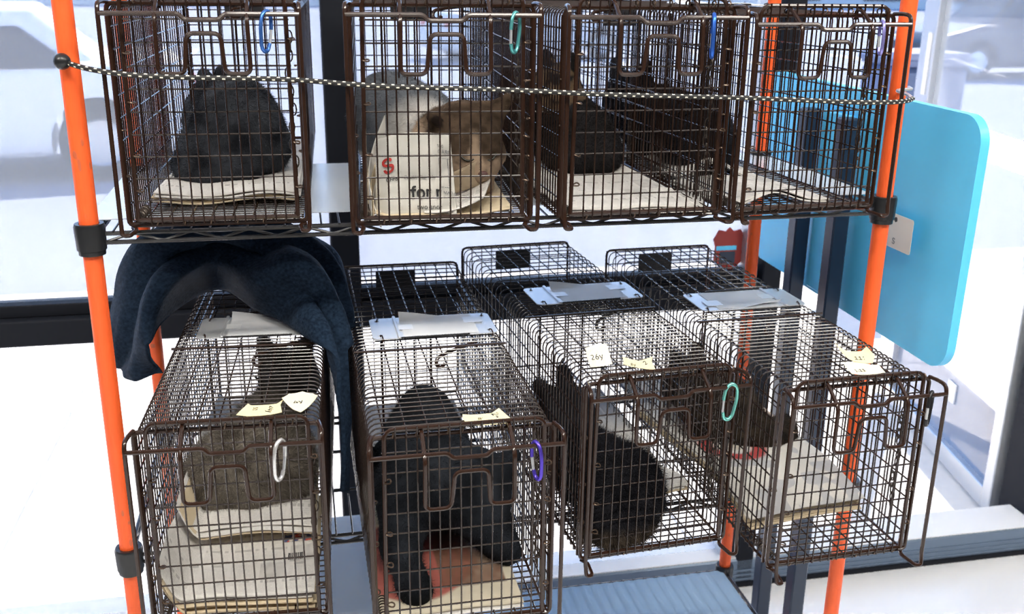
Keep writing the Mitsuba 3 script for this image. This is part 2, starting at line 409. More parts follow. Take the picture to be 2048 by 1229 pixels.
# the glass door, swung open outwards; local: s along the door from the hinge, z up
DA, DB = V(2.361, 1.02, 0), V(2.55, 1.938, 0)
MD = basis([DA[0], DA[1], F + 0.012], DB - DA, (0, 0, 1))           # x along door, y up
def dbox(s0, s1, z0, z1, t=0.022, c=0.003): return place(bx(s0, s1, z0, z1, -t, t, c), MD)
door = 'door_1'
structure(obj('hinge_stile', dbox(0.0, 0.055, 0, 2.25), 'm_silver', parent=door)); 
structure(obj('lock_stile', dbox(0.90, 1.03, 0, 2.25), 'm_silver', parent=door))
structure(obj('bottom_rail', dbox(0.055, 0.90, 0, 0.07), 'm_silver', parent=door))
structure(obj('top_rail', dbox(0.055, 0.90, 2.18, 2.25), 'm_silver', parent=door))
structure(obj('push_bar', place(bx(0.05, 0.93, 1.065, 1.155, -0.06, -0.03, 0.006), MD), 'm_paintline', parent=door))
dp = trimesh.Trimesh(np.array([[0.055, 0.07, 0], [0.90, 0.07, 0], [0.90, 2.18, 0], [0.055, 2.18, 0]]), [[0, 1, 2], [0, 2, 3]], process=False)
structure(obj('pane', place(dp, MD), 'm_glass', parent=door))
dk = trimesh.Trimesh(np.array([[0.055, 0.07, 0.004], [0.90, 0.07, 0.004], [0.90, 0.31, 0.004], [0.055, 0.31, 0.004]]), [[0, 1, 2], [0, 2, 3]], process=False)
structure(obj('kick_film', place(dk, MD), 'm_film', parent=door))
structure(obj('lock_plate', place(bx(0.925, 0.955, 1.20, 1.42, -0.027, -0.022, 0.002), MD), 'm_paintline', parent=door))
structure(obj('lock_screw', place(trimesh.creation.cylinder(0.007, 0.006, 10), MD @ xf((0.965, 1.05, -0.024))), 'm_alu', parent=door))
labels[door] = {'kind': 'structure', 'label': 'glass door swung open outwards with silver frame'}
for key, (s0, s1, z0, z1), lab in (('door_sticker', (0.37, 0.43, 0.215, 0.285), 'small white square sticker low on the open glass door, nearer the hinge'),
                                   ('door_sticker', (0.82, 0.89, 0.25, 0.33), 'small white square sticker low on the open glass door, nearer the lock side')):
    tag(obj(key, place(bx(s0, s1, z0, z1, -0.006, -0.001), MD), 'm_paintline'), lab, 'sticker')

# outside ground: concrete slabs of the walk with open joints, then the car park
structure(obj('pavement', bx(-12, 16, WY + 0.10, 3.9, F - 0.2, F - 0.012), 'm_asphalt'))
def slab(x0, x1, y0, y1): return bx(x0, x1, y0, y1, F - 0.06, F, 0.006)
xs = [-8.6, -6.6, -4.6, -2.62, -0.63, 1.37, 3.37, 5.37, 7.37, 9.37, 11.4]
for x0, x1 in zip(xs[:-1], xs[1:]):
    for y0, y1 in ((WY + 0.105, 2.4), (2.4, 3.89)):
        obj('slab', slab(x0 + 0.006, x1 - 0.006, y0 + 0.005, y1 - 0.005), 'm_walk', parent='pavement')
structure(obj('car_park', bx(-60, 90, 3.9, 120, F - 0.3, F - 0.11), 'm_asphalt'))
structure(obj('kerb', bx(-12, 16, 3.9, 4.02, F - 0.12, F, 0.01), 'm_walk'))
structure(obj('unseen_canopy', bx(-12, 16, WY + 0.10, 3.1, 1.95, 2.2, 0.01), 'm_building'), 'unseen flat roof over the walk, keeps sun off the shelves')  # out of view, put there to keep direct sun off shelves and cages
for i, x in enumerate(np.arange(-14, 27, 2.7)):
    obj('bay_line', bx(x - 0.05, x + 0.05, 6.0, 11.0, F - 0.112, F - 0.106), 'm_paintline', parent='car_park')
for x in np.arange(-20, 45, 3.0):
    obj('bay_line', bx(x - 0.05, x + 0.05, 19.0, 24.0, F - 0.112, F - 0.106), 'm_paintline', parent='car_park')
bd = thing('building', 'long pale low building across the car park', 'building')
obj('wall', bx(-40, 60, 60, 70, F - 0.2, 4.0, 0.02), 'm_building', parent=bd)
obj('roof', bx(-40.3, 60.3, 59.7, 70.3, 4.0, 4.3, 0.02), 'm_wall', parent=bd)
for x in np.arange(-30, 55, 6.0):
    obj('window', bx(x, x + 3, 59.9, 60.05, F + 0.4, F + 2.6, 0.01), 'm_glassdark', parent=bd)

def car(name, label, loc, rz, mat, tall=False):
    """x forward, y left, origin on the ground at the middle."""
    t = thing(name, label, 'car')
    M = xf(loc, rz)
    L, W_, H = (4.7, 1.85, 1.75) if tall else (4.5, 1.78, 1.45)
    def hullof(boxes): return m3.Manifold.batch_hull([m3.Manifold.sphere(0.12, 12).translate(p) for p in boxes])
    w = W_ / 2 - 0.12
    zb = 0.34
    low = hullof([(sx * (L / 2 - 0.14), s * w, z) for sx in (-1, 1) for s in (-1, 1) for z in (zb, 0.62)] + [(-L / 2 + 0.2, s * w, 0.90) for s in (-1, 1)] + [(L / 2 - 0.9, s * w, 0.86) for s in (-1, 1)] + [(L / 2 - 0.22, s * w, 0.70) for s in (-1, 1)])
    rear = -L / 2 + (0.25 if tall else 0.75)
    cab = hullof([(rear, s * (w - 0.04), 0.85) for s in (-1, 1)] + [(L / 2 - 1.15, s * (w - 0.04), 0.83) for s in (-1, 1)] + [(rear + (0.25 if tall else 0.55), s * (w - 0.22), H - 0.12) for s in (-1, 1)] + [(L / 2 - 1.95, s * (w - 0.22), H - 0.12) for s in (-1, 1)])
    body = low + cab
    wx = (L / 2 - 0.85, -L / 2 + 0.85)
    for x in wx:
        body = body - m3.Manifold.cylinder(W_ + 0.4, 0.39, 0.39, 28, True).rotate((90, 0, 0)).translate((x, 0, 0.33))
    obj('body', place(trimesh.Trimesh(*(lambda q: (q.vert_properties[:, :3], q.tri_verts))(body.to_mesh()), process=False), M), mat, smooth=30, parent=t)
    for s in (-1, 1):
        z0, z1 = 0.96, H - 0.16
        xa, xb, xc = rear + 0.22, (rear + L / 2 - 1.15) / 2, L / 2 - 1.30
        for (p, q, a, b) in ((xa, xb - 0.05, 0.20 if tall else 0.42, 0), (xb + 0.05, xc, 0, 0.62)):
            yo, yi = s * (w + 0.095), s * (w - 0.10)
            pts = []
            for d in (0.0, 0.03):
                pts += [(p, yo - s * d * 0, z0), (q, yo, z0), (q - b, yi + s * 0.02, z1), (p + a, yi + s * 0.02, z1)]
                yo += s * 0.012; yi += s * 0.012
            obj('side_window', place(trimesh.convex.convex_hull(np.array(pts)), M), 'm_glassdark', parent=t)
    ws = np.array([(L / 2 - 1.07, y, 0.93) for y in (-w + 0.08, w - 0.08)] + [(L / 2 - 1.82, y, H - 0.08) for y in (-w + 0.25, w - 0.25)])
    obj('windscreen', place(trimesh.convex.convex_hull(np.vstack([ws, ws + V(0.03, 0, 0.02)])), M), 'm_glassdark', parent=t)
    for x in wx:
        for s in (-1, 1):
            tyre = lathe([(0.2, -0.1), (0.31, -0.1), (0.335, -0.06), (0.335, 0.06), (0.31, 0.1), (0.2, 0.1), (0.2, -0.1)], 28)
            rim = lathe([(0.0, 0.05), (0.05, 0.07), (0.18, 0.06), (0.205, 0.09), (0.205, -0.08), (0.0, -0.08)], 20)
            Mw = M @ xf((x, s * (W_ / 2 - 0.11), 0.335), rx=-90 * s)
            wk = obj('wheel', place(tyre, Mw), 'm_tyre', smooth=35, parent=t)
            obj('rim', place(rim, Mw), 'm_silver', smooth=35, parent=wk)
    for s in (-1, 1):
        obj('headlight', place(bx(L / 2 - 0.16, L / 2 - 0.02, s * 0.62 - 0.17, s * 0.62 + 0.17, 0.62, 0.74, 0.02), M), 'm_alu', parent=t)
        obj('tail_light', place(bx(-L / 2 + 0.03, -L / 2 + 0.12, s * 0.66 - 0.12, s * 0.66 + 0.12, 0.70, 0.90, 0.02), M), 'm_lamp_red', parent=t)
    return t
G = F - 0.11
car('car', 'white car parked outside the window left of the orange post', (-2.9, 8.3, G), 190, 'm_carwhite')
car('car', 'dark blue car parked outside, seen through the open glass door', (14.0, 16.2, G), 178, 'm_cardark', tall=True)
car('car', 'pale silver car parked far outside behind the third cage of the top shelf', (5.3, 21.0, G), 15, 'm_carsilver')
b_ = thing('waste_bin', 'tall dark blue bin standing outside between orange post and silver door stile', 'bin')
obj('body', bx(3.37, 3.77, 3.42, 3.84, F, F + 1.18, 0.03), 'm_binblue', parent=b_)
obj('lid', bx(3.35, 3.79, 3.40, 3.86, F + 1.18, F + 1.25, 0.03), 'm_binblue', parent=b_)

# red shield sticker on the window, behind the fourth lower cage
sh = Polygon([(0, .012), (.012, .034), (.030, .030), (.040, .040), (.050, .030), (.068, .034), (.080, .012), (.074, -.008), (.076, -.045), (.040, -.078), (.004, -.045), (.006, -.008)]).buffer(0.003).buffer(-0.001)
ss = thing('shield_sticker', 'red shield shaped sticker with a blue band stuck on the window glass', 'sticker')
MS = basis((1.287, WY + 0.024, -0.286), (1, 0, 0), (0, 0, 1))
scene['m_shieldred'] = principled((0.28, 0.035, 0.03), 0.5)
obj('shield', place(trimesh.creation.extrude_polygon(sh, 0.004, engine='earcut'), MS), 'm_shieldred', parent=ss)
part_label(obj('band', place(bx(0.006, 0.060, -0.016, -0.005, 0.004, 0.0055), MS), 'm_blue', parent=ss), 'blue band')
part_label(obj('field', place(bx(0.016, 0.058, -0.050, -0.020, 0.004, 0.005), MS), 'm_navy', parent=ss), 'dark lower field')

# ------------------------------------------------------------------ the shelving unit
W, D, ZL, ZB = 1.19, 0.451, -0.501, -0.955
unit = thing('shelving_unit', 'wire shelving unit with bright orange posts and black collars', 'shelves')
PR = 0.0127
for (x, y) in ((0, 0), (W, 0), (W, D), (0, D)):
    post = obj('post', place(lathe([(0, F + 0.03), (PR, F + 0.03), (PR, 0.80), (PR - 0.003, 0.806), (0, 0.806)], 24), xf((x, y, 0))), 'm_orange', smooth=40, parent=unit)
    obj('foot', place(lathe([(0, F), (0.018, F), (0.018, F + 0.012), (0.008, F + 0.016), (0.008, F + 0.032), (0, F + 0.032)], 20), xf((x, y, 0))), 'm_black', smooth=40, parent=post)
    for z in (0.0, ZL, ZB):
        prof = [(PR + 0.001, z - 0.022), (0.0175, z - 0.022), (0.0178, z - 0.016), (0.0195, z - 0.015), (0.0205, z + 0.017), (0.019, z + 0.0215), (PR + 0.001, z + 0.0215)]
        ck = obj('collar', place(lathe(prof + [prof[0]], 26), xf((x, y, 0))), 'm_black', smooth=35, parent=unit)
def zigzag(a, b, z0, z1, n):
    a, b = np.asarray(a, float), np.asarray(b, float)
    return fillet([np.r_[a + (b - a) * i / n, z0 if i % 2 else z1] for i in range(n + 1)], 0.006, 3)
for iz, z in enumerate((0.0, ZL, ZB)):
    zt, zb = z + 0.0060, z - 0.0065
    e = 0.017
    sides_ = [((e, 0), (W - e, 0)), ((e, D), (W - e, D)), ((0, e), (0, D - e)), ((W, e), (W, D - e))]
    sk = None
    rails, zig = [], []
    for a, b in sides_:
        rails += [rod((*a, zt), (*b, zt), 0.0032, 8), rod((*a, zb), (*b, zb), 0.0032, 8)]
        L = np.linalg.norm(np.subtract(a, b))
        zig.append(tube(zigzag(a, b, zt, zb, 2 * round(L / 0.075)), 0.0022, 6))
    sk = obj('shelf', cat_(rails), 'm_shelfwire', smooth=40, parent=unit)
    obj('truss', cat_(zig), 'm_shelfwire', smooth=40, parent=sk)
    wires = [rod((x, -0.003, zt + 0.003), (x, D + 0.003, zt + 0.003), 0.0016, 5) for x in np.arange(0.03, W - 0.02, 0.0254)]
    wires += [rod((0, y, zt), (W, y, zt), 0.003, 6) for y in (D * 0.33, D * 0.66)]
    stuff(obj('deck_wire', cat_(wires), 'm_shelfwire', smooth=40, parent=sk))
tag(obj('shelf_liner', bx(-0.015, W + 0.015, 0.062, D + 0.02, 0.0108, 0.0120), 'm_liner'), 'thin pale grey shelf liner on the top shelf under the upper cages', 'shelf liner')
lb, luv = grid_sheet(lambda u, v: np.stack([0.02 + u * (W - 0.03), 0.012 + v * (D - 0.02), ZB + 0.0125 + 0.0008 * np.sin(u * 6.283 * 45)], -1), 260, 6)
tag(obj('shelf_liner', lb, 'm_liner_blue', smooth=True), 'bluish translucent liner on the bottom shelf', 'shelf liner')

# translucent tub on the bottom shelf
tb = thing('storage_tub', 'pale translucent plastic tub on the bottom shelf under the first two lower cages', 'tub')
def tubshape(x0, x1, y0, y1, z0, z1, t=0.003, flare=0.02):
    def ring(z, f, ins):
        r = sbox(x0 - f + ins, y0 - f + ins, x1 + f - ins, y1 + f - ins).buffer(-0.03).buffer(0.03, quad_segs=5)
        return np.c_[np.array(r.exterior.coords)[:-1], np.full(len(r.exterior.coords) - 1, z)]
    rings = [ring(z0, 0, 0), ring(z0 + 0.01, 0.002, 0), ring(z1 - 0.02, flare, 0), ring(z1 - 0.02, flare + 0.012, 0), ring(z1, flare + 0.012, 0), ring(z1, flare, 0.004), ring(z0 + 0.01, 0, 0.004)]
    n = len(rings[0]); v = np.vstack(rings); f = []
    for k in range(len(rings) - 1):
        for i in range(n):
            a, b, c, d = k * n + i, k * n + (i + 1) % n, (k + 1) * n + (i + 1) % n, (k + 1) * n + i
            f += [[a, b, c], [a, c, d]]
    for i in range(1, n - 1): f.append([0, i + 1, i])
    return trimesh.Trimesh(v, f, process=False)
obj('body', tubshape(0.10, 0.50, 0.06, 0.40, ZB + 0.0142, ZB + 0.235), 'm_tub', parent=tb)
obj('lid', bx(0.062, 0.538, 0.022, 0.438, ZB + 0.236, ZB + 0.247, 0.004), 'm_tub', parent=tb)
for x in (0.18, 0.30, 0.42):
    obj('rib', bx(x - 0.008, x + 0.008, 0.036, 0.05, ZB + 0.03, ZB + 0.21, 0.003), 'm_tub', parent=tb)

# ------------------------------------------------------------------ the wire cages
CW, CL, CH = 0.240, 0.805, 0.291
FY = 0.035                           # depth of the front ring behind the lock bar
WR, RR = 0.00115, 0.0031
Z0 = 0.004
def build_cage_parts():
    P = {}
    x0, x1, z0, z1 = 0.004, CW - 0.004, Z0 + 0.004, CH
    rc = 0.014
    def ring(y, xa, xb, za, zb, r, rad):
        p = fillet([(xa, y, (za + zb) / 2), (xa, y, zb), (xb, y, zb), (xb, y, za), (xa, y, za), (xa, y, (za + zb) / 2)], rad, 5)
        return tube(p[:-1], r, 7, closed=True)
    fr = [ring(FY, x0, x1, z0, z1, RR, 0.008), ring(CL, x0, x1, z0, z1, RR * 0.8, 0.012),
          rod((x0 + 0.0, FY + 0.012, z0), (x0, FY + 0.012, z1 - 0.01), 0.0024, 7), rod((x1, FY + 0.012, z0), (x1, FY + 0.012, z1 - 0.01), 0.0024, 7),
          rod((x0 + 0.004, FY, z0), (x0 + 0.004, CL, z0), 0.002, 6), rod((x1 - 0.004, FY, z0), (x1 - 0.004, CL, z0), 0.002, 6),
          rod((x0, FY + 0.30, z1), (x1, FY + 0.30, z1), 0.002, 6), rod((x0, FY + 0.30, z0), (x1, FY + 0.30, z0), 0.002, 6)]
    P['frame'] = cat_(fr)
    # lock bar: two uprights that stand off the front, closed foot loops, stepped cross bar
    lb = []
    zc = CH - 0.011
    for xe, s in ((0.0, 1), (CW, -1)):
        lb.append(tube(fillet([(xe + s * 0.007, FY + 0.004, 0.004), (xe + s * 0.014, FY - 0.006, 0.003), (xe + s * 0.010, -0.004, 0.003), (xe + s * 0.001, -0.004, 0.003), (xe + s * 0.0, 0.0, 0.02), (xe, 0.0, zc), (xe, 0.003, zc + 0.012), (xe + s * 0.002, 0.018, CH + 0.003), (xe + s * 0.005, FY, CH + 0.002)], 0.008, 4), 0.0029, 8))
    dip = fillet([(0, 0, zc), (0.094, 0, zc), (0.100, -0.001, zc - 0.007), (0.143, -0.001, zc - 0.007), (0.149, 0, zc), (CW, 0, zc)], 0.005, 4)
    lb.append(tube(dip, 0.0031, 8))
    P['lock_bar'] = cat_(lb)
    yh = 0.019
    yf = yh - 0.026
    hp = [(0.066, FY + 0.004, CH - 0.006), (0.066, FY + 0.004, CH + 0.008), (0.066, FY - 0.008, CH + 0.008), (0.066, yf + 0.001, CH - 0.015), (0.065, yf, CH - 0.083), (0.097, yf, CH - 0.083), (0.102, yf, CH - 0.034), (0.143, yf, CH - 0.034),
          (0.146, yf, CH - 0.083), (0.177, yf, CH - 0.083), (0.176, yf + 0.001, CH - 0.015), (0.176, FY - 0.008, CH + 0.008), (0.176, FY + 0.004, CH + 0.008), (0.176, FY + 0.004, CH - 0.006)]
    P['latch_handle'] = tube(fillet(hp, 0.009, 5), 0.0028, 8)
    # door
    dx0, dx1, dz0, dz1, dy = 0.0205, 0.2215, 0.016, CH + 0.013, FY - 0.006
    dpth = fillet([(dx0 - 0.004, dy, dz0), (dx0, dy, dz1), (dx1, dy, dz1), (dx1 + 0.002, dy, dz0)], 0.014, 5)
    P['door'] = cat_([tube(dpth, 0.0029, 8), rod((dx0 - 0.006, dy, dz0), (dx1 + 0.005, dy, dz0), 0.0029, 8)])
    wm = []
    xs = np.linspace(dx0, dx1, 16)[1:-1]
    for i, x in enumerate(xs):
        j = 0.0006 * math.sin(i * 2.3)
        wm.append(tube([(x, dy - 0.0028, dz0 - 0.006), (x + j, dy - 0.0024, 0.15), (x, dy - 0.0028, dz1 + 0.003)], WR, 5))
    for k, z in enumerate(CH - 0.0185 - 0.0288 * np.arange(9)):
        wm.append(tube([(dx0 - 0.004, dy, z), (0.12, dy - 0.0008 + 0.0006 * math.sin(k * 1.7), z + 0.0006 * math.sin(k)), (dx1 + 0.004, dy, z)], WR, 5))
    P['door_mesh'] = cat_(wm)
    # body mesh: close hoops in front, wide hoops behind; four faces of their own
    ys = np.r_[np.arange(FY + 0.0143, 0.46, 0.0143), np.arange(0.474, CL - 0.005, 0.0262)]
    side = {0: [], 1: []}; roof, flo = [], []
    for i, y in enumerate(ys):
        j = 0.0007 * math.sin(i * 1.9)
        zc_ = z1 - rc
        def arc(sx, n=5):
            xe = x0 if sx == 0 else x1
            sg = 1 if sx == 0 else -1
            a = np.linspace(0, np.pi / 4, 3)
            return [(xe + sg * rc * (1 - math.cos(t)), y, zc_ + rc * math.sin(t)) for t in a], [(xe + sg * rc * (1 - math.cos(t)), y, zc_ + rc * math.sin(t)) for t in np.linspace(np.pi / 4, np.pi / 2, 3)]
        for sx in (0, 1):
            lo, up = arc(sx)
            xe = x0 if sx == 0 else x1
            side[sx].append(tube([(xe, y, z0), (xe, y + j, 0.14)] + lo, WR, 5))
        upl, upr = arc(0)[1], arc(1)[1]
        roof.append(tube(upl + [(0.12, y + j, z1 + 0.0004)] + upr[::-1], WR, 5))
        flo.append(rod((x0, y, z0), (x1, y, z0), WR, 5))
    for sx in (0, 1):
        xe = x0 + 0.0021 if sx == 0 else x1 - 0.0021
        for k, z in enumerate(np.arange(0.034, z1 - 0.015, 0.0287)):
            side[sx].append(tube([(xe, FY, z), (xe, 0.4, z + 0.0008 * math.sin(k * 2.1)), (xe, CL, z)], WR, 5))
        P['side_mesh_%d' % sx] = cat_(side[sx])
    for x in np.linspace(x0 + 0.018, x1 - 0.018, 8):
        roof.append(rod((x, FY, z1 - 0.0021), (x, CL, z1 - 0.0021), WR, 6))
        flo.append(rod((x, FY, z0 + 0.002), (x, CL, z0 + 0.002), WR, 5))
    P['roof_mesh'] = cat_(roof); P['floor_mesh'] = cat_(flo)
    rear = [rod((x, CL, z0), (x, CL, z1), WR, 5) for x in np.linspace(x0, x1, 12)[1:-1]] + [rod((x0, CL + 0.002, z), (x1, CL + 0.002, z), WR, 5) for z in np.arange(0.03, z1, 0.0287)]
    P['rear_mesh'] = cat_(rear)
    P['rear_plate'] = bx(0.075, 0.150, CL - 0.006, CL - 0.003, CH - 0.050, CH - 0.010, 0.001)
    t = np.linspace(0, 2 * np.pi * 9, 130)
    P['spring'] = tube(np.stack([0.016 + 0.006 * np.cos(t), FY + 0.008 + t / (2 * np.pi * 9) * 0.055, 0.017 + 0.006 * np.sin(t)], -1), 0.0012, 5)
    ch = []
    for i in range(17):
        zz = CH - 0.03 - i * 0.0118
        a = np.linspace(0, 2 * np.pi, 11)[:-1]
        ex = V(1, 0, 0) if i % 2 else V(0, 1, 0)
        c = V(0.222 + 0.0025 * math.sin(i * 0.9), FY + 0.03, zz)
        pts = [c + ex * 0.0036 * math.cos(q) + V(0, 0, 1) * 0.0082 * math.sin(q) for q in a]
        ch.append(tube(pts, 0.0010, 5, closed=True))
    P['chain'] = cat_(ch)
    g = [tube(fillet([(0.050, 0.40, CH - 0.01), (0.050, 0.40, 0.11), (0.128, 0.40, 0.11), (0.128, 0.40, CH - 0.01)], 0.01, 4), 0.0020, 6)] + [rod((x, 0.40, 0.11), (x, 0.40, CH - 0.01), 0.0016, 5) for x in (0.076, 0.102)]
    hk = fillet([(0.090, 0.395, 0.112), (0.075, 0.38, 0.108), (0.062, 0.37, 0.112), (0.066, 0.36, 0.118), (0.085, 0.362, 0.116)], 0.004, 4)
    P['drop_gate'] = cat_(g + [tube(hk, 0.0017, 6)])
    tr = fillet([(0.196, 0.37, CH - 0.008), (0.150, 0.345, CH - 0.012), (0.128, 0.33, CH - 0.016), (0.126, 0.326, CH - 0.026), (0.133, 0.324, CH - 0.030), (0.140, 0.326, CH - 0.024)], 0.006, 4)
    P['trip_lever'] = tube(tr, 0.0028, 7)
    a = np.linspace(0, 2 * np.pi, 12)[:-1]
    P['ring'] = tube(np.stack([0.0046 * np.cos(a), 0.0046 * np.sin(a), 0.0006 * np.sin(2 * a)], -1), 0.0011, 5, closed=True)
    # identity plate
    pl = rounded_plate(0.196, 0.098, 0.010, 0.0016, [(0.012, 0.014, 0.0035), (0.012, 0.084, 0.0035), (0.184, 0.014, 0.0035), (0.184, 0.084, 0.0035)])
    P['identity_plate'] = pl
    fm, fuv = grid_sheet(lambda u, v: np.stack([0.048 + u * 0.118, 0.004 + v * 0.090 + 0 * u, 0.0022 + 0.0005 * np.sin(u * 9) + 0.010 * np.clip(v - 0.86, 0, 1) * np.clip(1 - u * 1.6, 0, 1) * 8], -1), 24, 14, 0.0004)
    P['form'] = fm
    P['strap'] = bx(0.038, 0.043, -0.002, 0.100, 0.0016, 0.0045, 0.001)
    P['tape_strip'] = bx(0.040, 0.066, 0.034, 0.058, 0.0029, 0.0032)
    P['tape_strip_b'] = bx(0.150, 0.180, 0.050, 0.078, 0.0029, 0.0033)
    P['clasp'] = bx(0.043, 0.150, -0.003, -0.0005, 0.001, 0.004, 0.0006)
    lo = []
    for (x, y) in ((0.012, 0.014), (0.012, 0.084), (0.184, 0.014), (0.184, 0.084)):
        s = -1 if y < 0.05 else 1
        lo.append(tube([(x, y, 0.0), (x, y, 0.003), (x + 0.002, y + s * 0.006, 0.0045), (x + 0.003, y + s * 0.013, 0.002), (x + 0.003, y + s * 0.014, -0.003)], 0.0011, 5))
    P['tie'] = lo
    return P
CP = build_cage_parts()
PLY = {k: mikit.ply(CP[k], m, smooth=40) for k, m in (('frame', 'm_rod'), ('lock_bar', 'm_rod'), ('latch_handle', 'm_rod'), ('door', 'm_rod'), ('door_mesh', 'm_wire'), ('side_mesh_0', 'm_wire'), ('side_mesh_1', 'm_wire'),
       ('roof_mesh', 'm_wire'), ('floor_mesh', 'm_wire'), ('rear_mesh', 'm_wire'), ('rear_plate', 'm_darkplate'), ('spring', 'm_spring'), ('chain', 'm_spring'), ('drop_gate', 'm_wire'), ('trip_lever', 'm_rod'), ('ring', 'm_ring'),
       ('identity_plate', 'm_alu'), ('form', 'm_form'), ('strap', 'm_alu'), ('tape_strip', 'm_cleartape'), ('tape_strip_b', 'm_cleartape'), ('clasp', 'm_darkplate'))}
PLY['tie'] = [mikit.ply(m, 'm_rod', smooth=40) for m in CP['tie']]

def cage(label, loc, yaw, plate=(0.03, 0.33, 0), flip=False, seed=0, size=(1, 1, 1)):
    t = thing('wire_cage', label, 'cage', 'wire cages on the shelves')
    M = xf(loc, yaw) @ np.diag([*size, 1.0])
    tw = TW(M)
    for k in ('frame', 'lock_bar', 'latch_handle', 'door'):
        obj(k, PLY[k], None, parent=t, to_world=tw)
    stuff(obj('mesh', PLY['door_mesh'], None, parent=f'{t}__door', to_world=tw))
    for k, nm in (('side_mesh_0', 'side_mesh'), ('side_mesh_1', 'side_mesh'), ('roof_mesh', 'roof_mesh'), ('floor_mesh', 'floor_mesh'), ('rear_mesh', 'rear_mesh')):
        stuff(obj(nm, PLY[k], None, parent=t, to_world=tw))
    for k in ('rear_plate', 'spring', 'chain', 'drop_gate', 'trip_lever'):
        obj(k, PLY[k], None, parent=t, to_world=tw)
    part_label(f'{t}__rear_plate', 'dark sheet metal plate')
    # hog rings along the uprights and the top and bottom rods
    r = random.Random(seed)
    spots = [(0.021 + 0.002, FY - 0.006, z) for z in (0.05, 0.105, 0.165, 0.23)] + [(0.227, FY - 0.006, z) for z in (0.06, 0.12, 0.19, 0.245)]
    spots += [(0.234, FY + 0.006, z) for z in (0.04, 0.10, 0.15, 0.21)] + [(0.006, FY + 0.006, z) for z in (0.07, 0.13, 0.20)]
    for (x, y, z) in spots:
        obj('wire_ring', PLY['ring'], None, parent=t, to_world=TW(M @ xf((x, y, z + r.uniform(-.008, .008)), rx=r.uniform(-12, 12), ry=r.uniform(-12, 12))))
    for x in (0.035, 0.06, 0.098, 0.118, 0.142, 0.165, 0.205, 0.222):
        obj('wire_ring', PLY['ring'], None, parent=t, to_world=TW(M @ xf((x + r.uniform(-.004, .004), FY - 0.003, CH + 0.005), rz=r.uniform(-12, 12), ry=90)))
    for x in (0.04, 0.075, 0.11, 0.145, 0.18, 0.21):
        obj('wire_ring', PLY['ring'], None, parent=t, to_world=TW(M @ xf((x + r.uniform(-.004, .004), FY - 0.003, 0.012), rz=r.uniform(-12, 12), ry=90)))
    if plate is not None:
        px, py, pa = plate
        Mp = M @ xf((px, py, CH + 0.0036), pa)
        if flip: Mp = Mp @ xf((0.196, 0.098, 0), 180)
        pk = obj('identity_plate', PLY['identity_plate'], None, parent=t, to_world=TW(Mp))
        part_label(pk, 'aluminium plate with a paper form')
        for k, lab in (('form', 'sheet of paper'), ('strap', 'metal strap'), ('tape_strip', 'clear tape'), ('tape_strip_b', 'clear tape'), ('clasp', 'dark strap edge')):
            part_label(obj(k.removesuffix('_b'), PLY[k], None, parent=pk, to_world=TW(Mp)), lab)
        for p in PLY['tie']: obj('wire_tie', p, None, parent=pk, to_world=TW(Mp))
    return t, M

ZU = 0.0108
ZLO = ZL + 0.0075
CAGES = {
 'U1': ((0.049, -0.047, ZU), -1.9, (0.03, 0.36, 0), False, (1.02, 1, 1.022), 'brown wire cage at the left end of the top shelf around the dark cat'),
 'U2': ((0.350, -0.082, ZU), -3.6, (0.03, 0.36, 0), False, (1.05, 1, 1.026), 'brown wire cage on the top shelf around the grey and white cat'),
 'U3': ((0.638, -0.103, ZU), 1.3, (0.03, 0.36, 0), False, (1.05, 1, 1.020), 'brown wire cage third from the left on the top shelf'),
 'U4': ((0.898, -0.109, ZU), 3.6, (0.03, 0.36, 0), False, (1.0, 1, 0.99), 'brown wire cage at the right end of the top shelf'),
 'L1': ((0.056, -0.236, ZLO), -2.8, (0.036, 0.365, 0), False, (0.99, 1, 1), 'brown wire cage half covered by the navy towel'),
 'L2': ((0.348, -0.308, ZLO), 0.4, (0.036, 0.372, 0), False, (1.02, 1.025, 1), 'brown wire cage on the lower shelf around the black cat facing front'),
 'L3': ((0.663, -0.186, ZLO), 4.0, (0.040, 0.382, 0), False, (1.02, 1.01, 1), 'brown wire cage third on the lower shelf, with a note marked 26y'),
 'L4': ((0.930, -0.257, ZLO), 1.8, (0.032, 0.372, 0), True, (1.0, 1.01, 1), 'brown wire cage at the right end of the lower shelf'),
}
CM = {}
for i, (k, (loc, yaw, plate, flip, size, lab)) in enumerate(CAGES.items()):
    CM[k] = cage(lab, loc, yaw, plate, flip, seed=i, size=size)

# ------------------------------------------------------------------ carabiners
def carabiner(col, label, loc, yaw, tilt, rough=0.3, size=1.0):
    t = thing('carabiner', label, 'carabiner', 'carabiners on the cage fronts')
    mk = f'm_carabiner_{t[-3:]}' if t != 'carabiner' else 'm_carabiner_000'
    scene[mk] = principled(col, rough, metallic=0.75, clearcoat=0.5)
    S = size
    body = fillet([(0.0125, 0, 0.016), (0.0125, 0, 0.034), (0.004, 0, 0.043), (-0.010, 0, 0.038), (-0.0145, 0, 0.020), (-0.0125, 0, -0.008), (-0.006, 0, -0.016), (0.004, 0, -0.014), (0.0085, 0, -0.004)], 0.008, 6)
    gate = [(0.0125, 0, 0.017), (0.0092, 0, -0.0035)]
    M = xf(loc, yaw) @ xf((0, 0, 0), ry=tilt)
    sc = np.diag([S * 0.80, S, S, 1.0])
    obj('body', place(tube(np.array(body), 0.0030, 9), M @ sc), mk, smooth=50, parent=t)
    part_label(obj('gate', place(tube(gate, 0.0024, 8), M @ sc), 'm_silver', smooth=50, parent=t), 'silver spring gate')
    return t
zcar = CH - 0.016 - 0.0345
